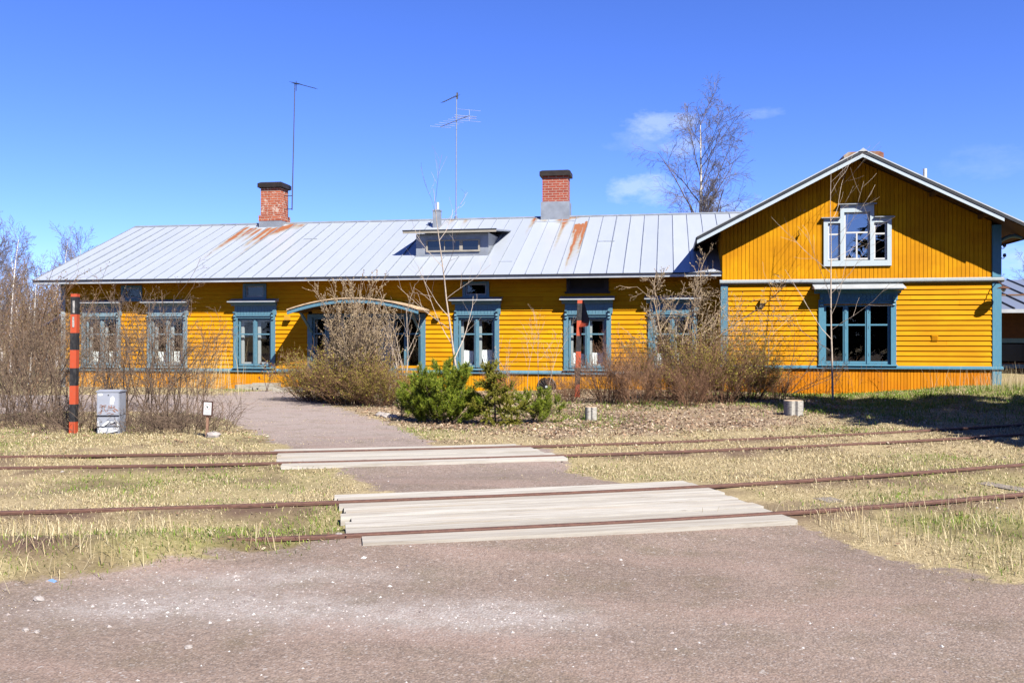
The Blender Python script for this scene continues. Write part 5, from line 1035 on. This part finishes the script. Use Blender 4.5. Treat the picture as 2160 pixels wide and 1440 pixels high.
# bare hedge, left: many stems, fine grey-brown twigs
HE = [dict(n=8, wig=.09, trop=.0, taper=.7), dict(k=7, t0=.15, ratio=.42, ang=(15, 50), fall=.3, n=5, wig=.14, trop=.03, rr=.5, rmin=.0035), dict(k=5, t0=.15, ratio=.45, ang=(20, 60), fall=.3, n=3, wig=.16, trop=.02, rr=.6, rmin=.0022), dict(k=2, t0=.2, ratio=.5, ang=(20, 60), fall=.2, n=2, wig=.1, rr=.7, rmin=.0018)]
h1 = plant('hedge_shrub', 'x', 'shrub', (0, 0, 0), HE, fan(11, .30, 2.5, .012, .4), 71, [('stems', (0, 1), 4, M_TWIGG), ('twigs', (2, 3), 3, M_TWIGG)], ('buds', (2, 3), 1, .013, M_BUDT, .3, 1.5), 'tall bare hedge shrubs along the path')
h2 = plant('hedge_shrub', 'x', 'shrub', (0, 0, 0), HE, fan(9, .38, 2.35, .013, .35), 72, [('stems', (0, 1), 4, M_TWIGG), ('twigs', (2, 3), 3, M_TWIGG)], ('buds', (2, 3), 1, .013, M_BUDT, .3, 1.5), 'tall bare hedge shrubs along the path')
hl = [(10, 893, 'at the far left edge of the grass, thick with twigs'), (62, 886, 'second from the left edge'), (112, 893, 'left of the tall striped pole'), (185, 882, 'between the striped pole and the grey cabinet'), (238, 868, 'rising behind the grey cabinet'), (292, 895, 'just right of the grey cabinet'), (345, 890, 'in the middle of the gap between cabinet and notice sign'), (385, 897, 'left of the notice sign'), (150, 866, 'behind the striped pole, near the path'), (40, 858, 'behind the front row at the far left'), (325, 862, 'behind the front row in front of the second window')]
for i, (u, v, l) in enumerate(hl):
    src = (h1, h2)[i % 2]; p = at_px(u, v); rz = i * 1.7; sc = (1.02, 1.0, 1.0, .95, .98, .96, 1.0, .92, 1.0, 1.05, .95)[i]
    lab = 'tall bare grey-brown hedge shrub ' + l
    if i < 2: src.location = p; src.rotation_euler.z = rz; src['label'] = lab
    else: copy_thing(src, p, rz, sc, lab, 'tall bare hedge shrubs along the path')
# low brush at the hedge's feet and dry stalks
LB = [dict(n=4, wig=.18, trop=0, taper=.5), dict(k=6, t0=.1, ratio=.6, ang=(20, 70), fall=.3, n=3, wig=.2, rr=.6, rmin=.003)]
b1 = plant('low_brush', 'x', 'shrub', (0, 0, 0), LB, fan(60, 1.0, .75, .007, .7), 81, [('stems', (0, 1), 3, M_TWIGG)], None, 'low tangled brush at the foot of the hedge')
for i, (u, v, l) in enumerate(((20, 895, 'at the left edge'), (95, 898, 'left of the striped pole'), (178, 905, 'between pole and cabinet'), (300, 905, 'right of the cabinet'), (365, 908, 'midway to the notice sign'), (410, 905, 'beside the notice sign'))):
    lab = 'low tangled grey brush ' + l
    if i == 0: b1.location = at_px(u, v); b1['label'] = lab
    else: copy_thing(b1, at_px(u, v), i * 2.1, .8 + .1 * (i % 3), lab, 'low tangled brush at the foot of the hedge')
def stalks(name, label, cx_, cy_, rx, ry, n_, h, seed, w=.004):
    rn = np.random.RandomState(seed); x = cx_ + rn.normal(size=n_) * rx; y = cy_ + rn.normal(size=n_) * ry; z = hgt(x, y); H = h * rn.uniform(.5, 1.15, n_); dx = rn.normal(size=n_) * .12 * H; dy = rn.normal(size=n_) * .12 * H
    a = rn.uniform(0, 2 * np.pi, n_); ux, uy = np.cos(a) * w, np.sin(a) * w
    V = np.stack([np.stack([x - ux, y - uy, z - .02], 1), np.stack([x + ux, y + uy, z - .02], 1), np.stack([x + dx * .5 + ux * .8, y + dy * .5 + uy * .8, z + H * .55], 1), np.stack([x + dx * .5 - ux * .8, y + dy * .5 - uy * .8, z + H * .55], 1), np.stack([x + dx * 1.4 + ux * .3, y + dy * 1.4, z + H], 1), np.stack([x + dx * 1.4 - ux * .3, y + dy * 1.4, z + H], 1)], 1).reshape(-1, 3)
    b = np.arange(n_)[:, None] * 6; Fq = np.concatenate([b + np.array([0, 1, 2, 3]), b + np.array([3, 2, 4, 5])])
    return tag(link(bpy.data.objects.new(name, npmesh(name, V, [Fq], M_STRAW))), label, 'plant')
g = GD(432, 24.5); stalks('dry_stalks', 'tall dry tan stalks in front of the wall left of the curtainless window', g.x, g.y, .5, .35, 170, 1.6, 5, .004)
g = GD(225, 25.6); stalks('dry_stalks', 'dry tan stalks against the plinth below the two far windows', g.x, g.y, 2.2, .25, 300, .8, 6, .004)
g = GD(2130, 21.5); stalks('dry_stalks', 'dry grass heads on top of the green mound at the right edge', g.x, g.y, .9, .5, 260, .62, 7, .0035)
# conifers
def needle_tufts(pts, dirs, nper, ln, rn, w=.0035):
    P = np.repeat(np.array([tuple(p) for p in pts]), nper, 0); Dd = np.repeat(np.array(dirs, float), nper, 0); Dd /= np.linalg.norm(Dd, axis=1)[:, None] + 1e-9; n_ = len(P)
    P = P + Dd * rn.uniform(-.05, .05, (n_, 1)); a = Dd * .75 + rn.normal(size=(n_, 3)) * .55; a /= np.linalg.norm(a, axis=1)[:, None]; L = ln * rn.uniform(.6, 1.2, n_)[:, None]
    b = np.cross(a, rn.normal(size=(n_, 3))); b /= np.linalg.norm(b, axis=1)[:, None]; V = np.stack([P - b * w, P + b * w, P + a * L], 1).reshape(-1, 3)
    return V, np.arange(n_ * 3).reshape(-1, 3)
PI_ = [dict(n=8, wig=.05, trop=.03, taper=.7), dict(k=16, t0=.04, ratio=.62, ang=(40, 72), fall=.62, n=5, wig=.07, trop=.16, rr=.5, rmin=.006), dict(k=6, t0=.25, ratio=.45, ang=(25, 50), fall=.3, n=3, wig=.08, trop=.2, rr=.6, rmin=.005)]
def conifer(name, label, loc, seed, spec, stems, mat, nper, ln, step, lv=(1, 2), w=.0035, lo=.15, bark=M_TWIGG, sc=1., extra=None, group=None):
    rg = random.Random(seed); rn = np.random.RandomState(seed); out = [[] for _ in spec]
    for st in stems: grow(rg, Vector(st[0]), Vector(st[1]).normalized(), st[2], st[3], 0, spec, out)
    t = thing(name, label, 'tree' if 'tree' in name else 'shrub', loc, 0, group); t.scale = (sc, sc, sc)
    V, Fq = tube_np([c for l in (0,) for c in out[l]], 6); link(bpy.data.objects.new('trunk', npmesh('trunk', V, [Fq], bark, True)), t)
    V, Fq = tube_np([c for l in range(1, len(spec)) for c in out[l]], 3); link(bpy.data.objects.new('branches', npmesh('branches', V, [Fq], bark)), t)
    pts, dr = [], []
    for l in lv:
        for P, _ in out[l]:
            L = sum((P[i + 1] - P[i]).length for i in range(len(P) - 1)); n_ = max(2, int(L * (1 - lo) / step))
            for k in range(n_): tt = lo + (1 - lo) * (k + .8) / n_; f = min(tt, 1) * (len(P) - 1); j = min(int(f), len(P) - 2); pts.append(P[j].lerp(P[j + 1], f - j)); dr.append(tuple(P[j + 1] - P[j]))
    V, Fq = needle_tufts(pts, dr, nper, ln, rn, w); link(bpy.data.objects.new('crown', npmesh('crown', V, [Fq], mat)), t)
    return t
conifer('pine_bush', 'dense bright green young pine bush beside the path', tuple(at_px(936, 889)), 91, PI_, [((0, 0, 0), (0, 0, 1), 1.18, .03), ((-.15, 0, 0), (-.6, 0, 1), 1.1, .022), ((.15, 0, 0), (.55, .1, 1), 1.1, .022), ((0, -.15, 0), (.1, -.6, 1), .9, .02), ((0, .1, 0), (-.3, .4, 1), 1.1, .02), ((.1, 0, 0), (.3, -.2, 1), 1.1, .02), ((-.1, -.1, 0), (-.3, -.4, 1), 1.0, .02), ((.2, -.1, 0), (.9, -.3, .8), .8, .018), ((-.2, -.1, 0), (-.9, -.2, .8), .8, .018)], M_PINE, 27, .085, .043, w=.0046, sc=.88)
conifer('pine_bush', 'small loose pine bush right of the little spruce', tuple(at_px(1135, 892)), 92, PI_, [((0, 0, 0), (.3, 0, 1), .8, .02), ((-.1, 0, 0), (-.4, 0, 1), .8, .018), ((.1, 0, 0), (.9, 0, .8), .7, .016), ((0, -.1, 0), (0, -.5, 1), .6, .015)], M_PINE, 18, .085, .05, sc=.74)
conifer('pine_bush', 'tiny pine seedling at the left foot of the pine bush', tuple(at_px(846, 880)), 93, PI_, [((0, 0, 0), (0, 0, 1), .55, .012), ((0, 0, 0), (.4, 0, 1), .4, .01)], M_PINE, 14, .075, .05)
SPR = [dict(n=8, wig=.01, trop=.0, taper=.85), dict(k=30, t0=.05, ratio=.62, ang=(72, 96), fall=.78, n=4, wig=.05, trop=.05, rr=.4, rmin=.004), dict(k=11, t0=.15, ratio=.42, ang=(35, 55), fall=.5, n=2, wig=.04, trop=.0, rr=.6, rmin=.003)]
conifer('small_spruce', 'small yellowish-green spruce with layered branches between two pine bushes', tuple(at_px(1045, 893)), 95, SPR, [((0, 0, 0), (-.02, 0, 1), 1.16, .022)], M_SPRU, 22, .036, .015, w=.0045, lo=.05)
# tall birch behind the roof
TB = [dict(n=16, wig=.010, trop=.03, taper=.9), dict(k=20, t0=.28, ratio=.42, ang=(25, 50), fall=.6, n=8, wig=.08, trop=.03, rr=.42, rmin=.012), dict(k=9, t0=.15, ratio=.45, ang=(25, 55), fall=.35, n=5, wig=.11, trop=.02, rr=.5, rmin=.008), dict(k=7, t0=.1, ratio=.62, ang=(25, 55), fall=.3, n=4, wig=.12, trop=-.05, rr=.6, rmin=.005), dict(k=3, t0=.2, ratio=.5, ang=(25, 55), fall=.2, n=2, wig=.15, trop=-.1, rr=.7, rmin=.005)]
def birch(label, loc, seed, H, r, sc=1., group=None, spec=TB, mat=M_TWIGP):
    return plant('birch_tree', label, 'tree', loc, spec, [((0, 0, -.2), (.0, 0, 1), H, r), ((.05, 0, H * .36), (.10, .05, 1), H * .34, r * .45)], seed, [('trunk', (0,), 8, M_BIRCH), ('limbs', (1,), 5, M_TWIGP if mat is None else M_TWIGG), ('crown', (2, 3, 4), 3, mat)], None, group, 0, sc)
g = GD(1478, 44); birch('tall leafless birch with white trunk behind the long roof', (g.x, g.y, 0), 117, 12.4, .2)
TB2 = [dict(n=12, wig=.03, trop=.02, taper=.9), dict(k=26, t0=.22, ratio=.26, ang=(22, 50), fall=.4, n=6, wig=.1, trop=.08, rr=.4, rmin=.010), dict(k=9, t0=.15, ratio=.45, ang=(25, 55), fall=.3, n=4, wig=.14, trop=.04, rr=.5, rmin=.007), dict(k=4, t0=.15, ratio=.5, ang=(25, 55), fall=.3, n=2, wig=.14, trop=.0, rr=.6, rmin=.006)]
def birch2(seed, H): return plant('birch_tree', 'x', 'tree', (0, 0, 0), TB2, [((0, 0, -.2), (.02, 0, 1), H, .10)], seed, [('trunk', (0,), 6, M_BIRCH), ('limbs', (1,), 4, M_TWIGG), ('crown', (2, 3), 3, M_TWIGP)], None, 'leafless birches left of the building')
bt = [birch2(111, 9.), birch2(112, 9.), birch2(113, 9.)]
# (photo column, forward distance, height, words)
bl = [(-25, 26, 450, 'nearest the left edge, leaning over it'), (22, 34, 475, 'bright trunk closest to the left edge'), (62, 30, 548, 'slender, with a thin white trunk left of the eave tip'), (40, 40, 520, 'second row, near the left edge'), (98, 42, 528, 'whose twiggy top stands just above the eave corner'), (118, 47, 488, 'behind the eave corner, densest crown'), (152, 52, 500, 'whose top shows above the roof slope'), (178, 58, 515, 'lowest top, farthest right above the roof slope'), (78, 52, 545, 'in the back row between two thinner ones'), (4, 55, 480, 'in the back row at the left edge'), (-60, 36, 420, 'just outside the left edge'), (132, 38, 600, 'short, under the eave corner'), (52, 60, 560, 'far back, left of the densest crown')]
for i, (u, dd, H, l) in enumerate(bl):
    p = GD(u, dd); H = (1.65 + (708 - H) * dd / F) * .96; lab = 'leafless birch ' + l; src = bt[i % 3]
    if i < 3: src.location = p; src.scale = (H / 9,) * 3; src['label'] = lab
    else: copy_thing(src, p, i * 1.3, H / 9, lab, 'leafless birches left of the building')
tl = [(10, 24, 1.3, 'at the left edge behind the path'), (60, 27, 1.4, 'behind the path, left of the house end'), (105, 30, 1.35, 'beside the small canopy on the house end'), (-30, 30, 1.7, 'beyond the left edge'), (30, 36, 1.8, 'in the middle row of the thicket'), (85, 38, 1.75, 'in the middle row near the house end'), (130, 40, 1.7, 'partly hidden by the house end'), (5, 46, 2.2, 'far back at the left edge'), (60, 50, 2.2, 'far back in the thicket'), (115, 52, 2.2, 'far back by the house end')]
M_TH = plain('thicket_twigs', (.27, .16, .09), .9, var=.35)
th = plant('thicket_shrub', 'x', 'shrub', (0, 0, 0), HE, fan(14, .5, 2.6, .014, .7), 75, [('stems', (0, 1), 3, M_TH), ('twigs', (2, 3), 3, M_TH)], ('buds', (2, 3), 1, .022, leafmat('thicket_buds', [(0, (.20, .12, .06)), (.7, (.30, .22, .10)), (1, (.30, .26, .07))]), .3, 1.5), 'thicket of bare shrubs left of the building')
for i, (u, dd, sc, l) in enumerate(tl):
    p = GD(u, dd); lab = 'brown leafless thicket shrub ' + l
    if i == 0: th.location = p; th.scale = (sc,) * 3; th['label'] = lab
    else: copy_thing(th, p, i * 2.3, sc, lab, 'thicket of bare shrubs left of the building')
p = GD(2140, 75); copy_thing(bt[1], p, 1., (1.3, 1.3, .82), 'distant leafless tree top above the low annex roof', 'trees seen over the annex'); p = GD(2185, 70); copy_thing(bt[2], p, 2., (1.2, 1.2, .85), 'distant leafless tree at the right edge beyond the annex', 'trees seen over the annex')
# evergreen trees: one throws the shade on the mound, the rest stand across the road and show in the panes
BS = [dict(n=10, wig=.01, trop=0, taper=.9), dict(k=80, t0=.12, ratio=.24, ang=(78, 104), fall=.82, n=4, wig=.05, trop=.0, rr=.25, rmin=.01), dict(k=9, t0=.1, ratio=.4, ang=(35, 60), fall=.4, n=2, wig=.05, trop=-.03, rr=.5, rmin=.008)]
big = conifer('spruce_tree', 'dark spruce standing outside the right edge, shading the mound', (9.2, 14.3, 0), 97, BS, [((0, 0, -.1), (0, 0, 1), 10.2, .16)], M_DSPR, 9, .30, .15, w=.055, lo=.05, group='dark spruces round the yard')
big.scale = (1.35, 1.35, 1)
copy_thing(big, (11.6, 15.0, 0), 2., (1.5, 1.5, 1.12), 'taller dark spruce farther outside the right edge', 'dark spruces round the yard')
rt = random.Random(3)
for i in range(20):
    x = -34 + i * 3.6 + rt.uniform(-1, 1); y = -20 - rt.uniform(0, 7); sc = rt.uniform(.45, .72)
    copy_thing(big, (x, y, 0), rt.uniform(0, 6), (sc * 1.6, sc * 1.6, sc), 'dark spruce across the road behind the viewer', 'dark spruces round the yard')
# ------------------------------------------------------------------ grass, leaves, pebbles
def blades(name, mat, kind_label, N, region, dens, hfun, wfun, seed, lean=.9):
    rn = np.random.RandomState(seed); x = rn.uniform(region[0], region[1], N); y = region[2] + (region[3] - region[2]) * rn.uniform(0, 1, N) ** 1.35
    k = np.abs((x * math.cos(TH) + y * math.sin(TH)) / (y * math.cos(TH) - x * math.sin(TH))) < .80
    x, y = x[k], y[k]; k = rn.rand(len(x)) < dens(x, y); x, y = x[k], y[k]; n_ = len(x); z = hgt(x, y)
    H = hfun(x, y, rn); w = wfun(y) * rn.uniform(.6, 1.3, n_); a = rn.uniform(0, 2 * np.pi, n_); ln = np.clip(rn.gamma(2., .45, n_) * lean, .1, 7.); dx, dy = np.cos(a) * ln * H, np.sin(a) * ln * H; ux, uy = -np.sin(a) * w, np.cos(a) * w; H2 = H / np.sqrt(1 + ln ** 2)
    dx /= np.sqrt(1 + ln ** 2); dy /= np.sqrt(1 + ln ** 2)
    V = np.stack([np.stack([x - ux, y - uy, z - .005], 1), np.stack([x + ux, y + uy, z - .005], 1), np.stack([x + dx * .55 + ux * .8, y + dy * .55 + uy * .8, z + H2 * .8], 1), np.stack([x + dx * .55 - ux * .8, y + dy * .55 - uy * .8, z + H2 * .8], 1), np.stack([x + dx * 1.1, y + dy * 1.1, z + H2 * 1.0], 1)], 1).reshape(-1, 3)
    b = np.arange(n_)[:, None] * 5
    me = npmesh(name, V, [b + np.array([0, 1, 2, 3]), b + np.array([3, 2, 4])], mat); o = link(bpy.data.objects.new(name, me)); tag(o, kind_label[0], kind_label[1], kind='stuff'); return o
def deckmask(x, y): # true on a deck
    m1 = (sdist(x, y, gp([(708, 1044), (1460, 1010), (1545, 1035), (1680, 1079), (1350, 1104), (755, 1150), (738, 1120), (718, 1068)])) > -.02) | (sdist(x, y, gp([(566, 948), (1110, 934), (1210, 968), (900, 975), (585, 982)])) > -.02)
    return m1
def bare(x, y): return gravel(x, y)
def inside_house(x, y): return (y > 25.75) | ((x > 1.3) & (y > 25.1))
def d_straw(x, y):
    d = (1 - bare(x, y)) ** 1.5 * (.25 + .95 * sstep(.28, .62, fbm(x, y, 1.3, 61))); d = np.maximum(d, .10 * sstep(1.3, .0, sdist(x, y, ROADP)) * sstep(.35, .65, fbm(x, y, 1.7, 63))); d *= np.where(deckmask(x, y) | inside_house(x, y), 0, 1); d *= 1 - .75 * sstep(.3, .9, litmask(x, y)); r = raild(x, y); d *= .25 + .75 * sstep(.03, .16, r); d *= 1 - .6 * sstep(.5, .0, r) * sstep(.35, .6, fbm(x, y, 1.3, 41)); d *= 1 - .6 * sstep(.60, .74, fbm(x, y, 1.1, 43)); return d * (1 - .75 * greenf(x, y))
LITP = gp([(640, 850), (900, 905), (1190, 925), (1500, 915), (1700, 900), (1790, 872), (1730, 845), (1680, 835), (1650, 822)]) + [(2.5, 25.5), (-12, 25.5)]
def litmask(x, y): return sstep(-.6, .9, sdist(x, y, LITP) + (fbm(x, y, 1.1, 21) - .5) * 1.6)
blades('dry_grass', M_STRAW, ('matted dry straw-coloured grass between and beside the tracks', 'grass'), 1250000, (-17, 15, 4.4, 25), d_straw, lambda x, y, rn: (.014 + .030 * fbm(x, y, .8, 71)) * rn.uniform(.5, 1.6, len(x)) * (1 + .3 * (y > 10)) * (.35 + .65 * (1 - bare(x, y)) ** 2), lambda y: .0009 + .00022 * y, 201, 3.2)
def d_green(x, y): return greenf(x, y) ** 1.2 * (1 - bare(x, y)) * np.where(deckmask(x, y) | inside_house(x, y), 0, 1) * (.2 + .8 * sstep(.4, .6, fbm(x, y, 2.2, 81)))
blades('green_grass', M_GREEN, ('patches of fresh green grass among the straw', 'grass'), 560000, (-16, 16, 4.4, 25), d_green, lambda x, y, rn: (.016 + .034 * fbm(x, y, .9, 73)) * (1 + 1.3 * (y > 17)) * rn.uniform(.5, 1.4, len(x)), lambda y: .0018 + .00022 * y, 202, 1.3)
def d_tall(x, y):
    d = np.zeros_like(x)
    for u, v, r in ((560, 1170, .5), (250, 1180, .6), (90, 1205, .6), (1090 / 1., 1130, .01), (640, 1160, .35), (1980, 1110, .9), (2100, 1150, .7), (1700, 1092, .3), (1850, 1130, .5), (2120, 1200, .5), (60, 1160, .5), (400, 1185, .5), (2060, 1080, .6)): p = G(u, v); d += np.exp(-(((x - p.x) / r) ** 2 + ((y - p.y) / (r * .6)) ** 2))
    return np.clip(d, 0, 1) * (1 - bare(x, y)) * np.where(deckmask(x, y), 0, 1)
blades('tall_dry_grass', M_STRAW, ('taller pale dry grass tufts along the road edge', 'grass'), 26000, (-9, 9, 4.4, 9), d_tall, lambda x, y, rn: rn.uniform(.05, .20, len(x)), lambda y: np.full_like(y, .0022), 203, .9)
# litter of leaves
def leaves(N, region, dens, size, seed, name, label):
    rn = np.random.RandomState(seed); x = rn.uniform(region[0], region[1], N); y = rn.uniform(region[2], region[3], N); k = rn.rand(N) < dens(x, y); x, y = x[k], y[k]; n_ = len(x); z = hgt(x, y) + rn.uniform(.004, .03, n_)
    P = np.stack([x, y, z], 1); a = rn.normal(size=(n_, 3)) * [1, 1, .35]; a /= np.linalg.norm(a, axis=1)[:, None]; b = np.cross(a, rn.normal(size=(n_, 3)) * .35 + [0, 0, 1]); b /= np.linalg.norm(b, axis=1)[:, None]; s_ = size * rn.uniform(.5, 1.3, n_)[:, None]; up = np.cross(a, b) * s_ * rn.uniform(-.4, .4, n_)[:, None]
    V = np.stack([P - a * s_, P + b * s_ * .5 + up, P + a * s_, P - b * s_ * .5 + up], 1).reshape(-1, 3); q_ = np.arange(n_)[:, None] * 4
    o = link(bpy.data.objects.new(name, npmesh(name, V, [np.concatenate([q_ + np.array([0, 1, 2]), q_ + np.array([0, 2, 3])])], M_LEAF))); return tag(o, label, 'leaves', kind='stuff')
leaves(60000, (-12, 7, 12.5, 25.6), lambda x, y: np.where(inside_house(x, y), 0, 1) * (litmask(x, y) * (.3 + .9 * fbm(x, y, 1.2, 91)) + .05 * (1 - bare(x, y)) + .25 * sstep(.58, .7, fbm(x, y, 1.1, 43))) * (1 - bare(x, y)), .035, 211, 'fallen_leaves', 'brown and tan fallen leaves carpeting the ground under the shrubs')
leaves(14000, (-9, 9, 4.6, 16), lambda x, y: (1 - bare(x, y)) * np.where(deckmask(x, y), 0, 1) * (.05 + .5 * np.exp(-(raild(x, y) / .35) ** 2) * sstep(.4, .7, fbm(x, y, .9, 95)) + .4 * sstep(5, 8, x) * 0), .02, 212, 'scattered_leaves', 'loose brown leaves caught along the rails and in the grass')
# pebbles on the road and path
rn = np.random.RandomState(221); N = 150000; x = rn.uniform(-8, 8, N); y = 3.6 + 10 * rn.rand(N) ** 1.8; k = (rn.rand(N) < (bare(x, y) * .025 + .003) + bare(x, y) * .85 * pebf(x, y)) & (~deckmask(x, y)); x, y = x[k], y[k]; n_ = len(x)
r = np.clip(.0035 * rn.gamma(1.6, .8, n_), .0018, .022); z = hgt(x, y); oc = np.array([(1, 0, 0), (0, 1, 0), (-1, 0, 0), (0, -1, 0), (.2, .1, .62)]); ang = rn.uniform(0, 6.28, n_); ca, sa = np.cos(ang), np.sin(ang); el = rn.uniform(.7, 1.4, n_)
V = np.zeros((n_, 5, 3))
for i, (a, b, c) in enumerate(oc): V[:, i, 0] = x + r * (a * ca * el - b * sa); V[:, i, 1] = y + r * (a * sa * el + b * ca); V[:, i, 2] = z + r * (c - (.1 if c == 0 else 0))
q_ = np.arange(n_)[:, None] * 5; o = link(bpy.data.objects.new('pebbles', npmesh('pebbles', V.reshape(-1, 3), [np.concatenate([q_ + np.array([i, (i + 1) % 4, 4]) for i in range(4)])], M_STONE))); tag(o, 'loose pale and dark pebbles scattered over the gravel', 'gravel', kind='stuff')
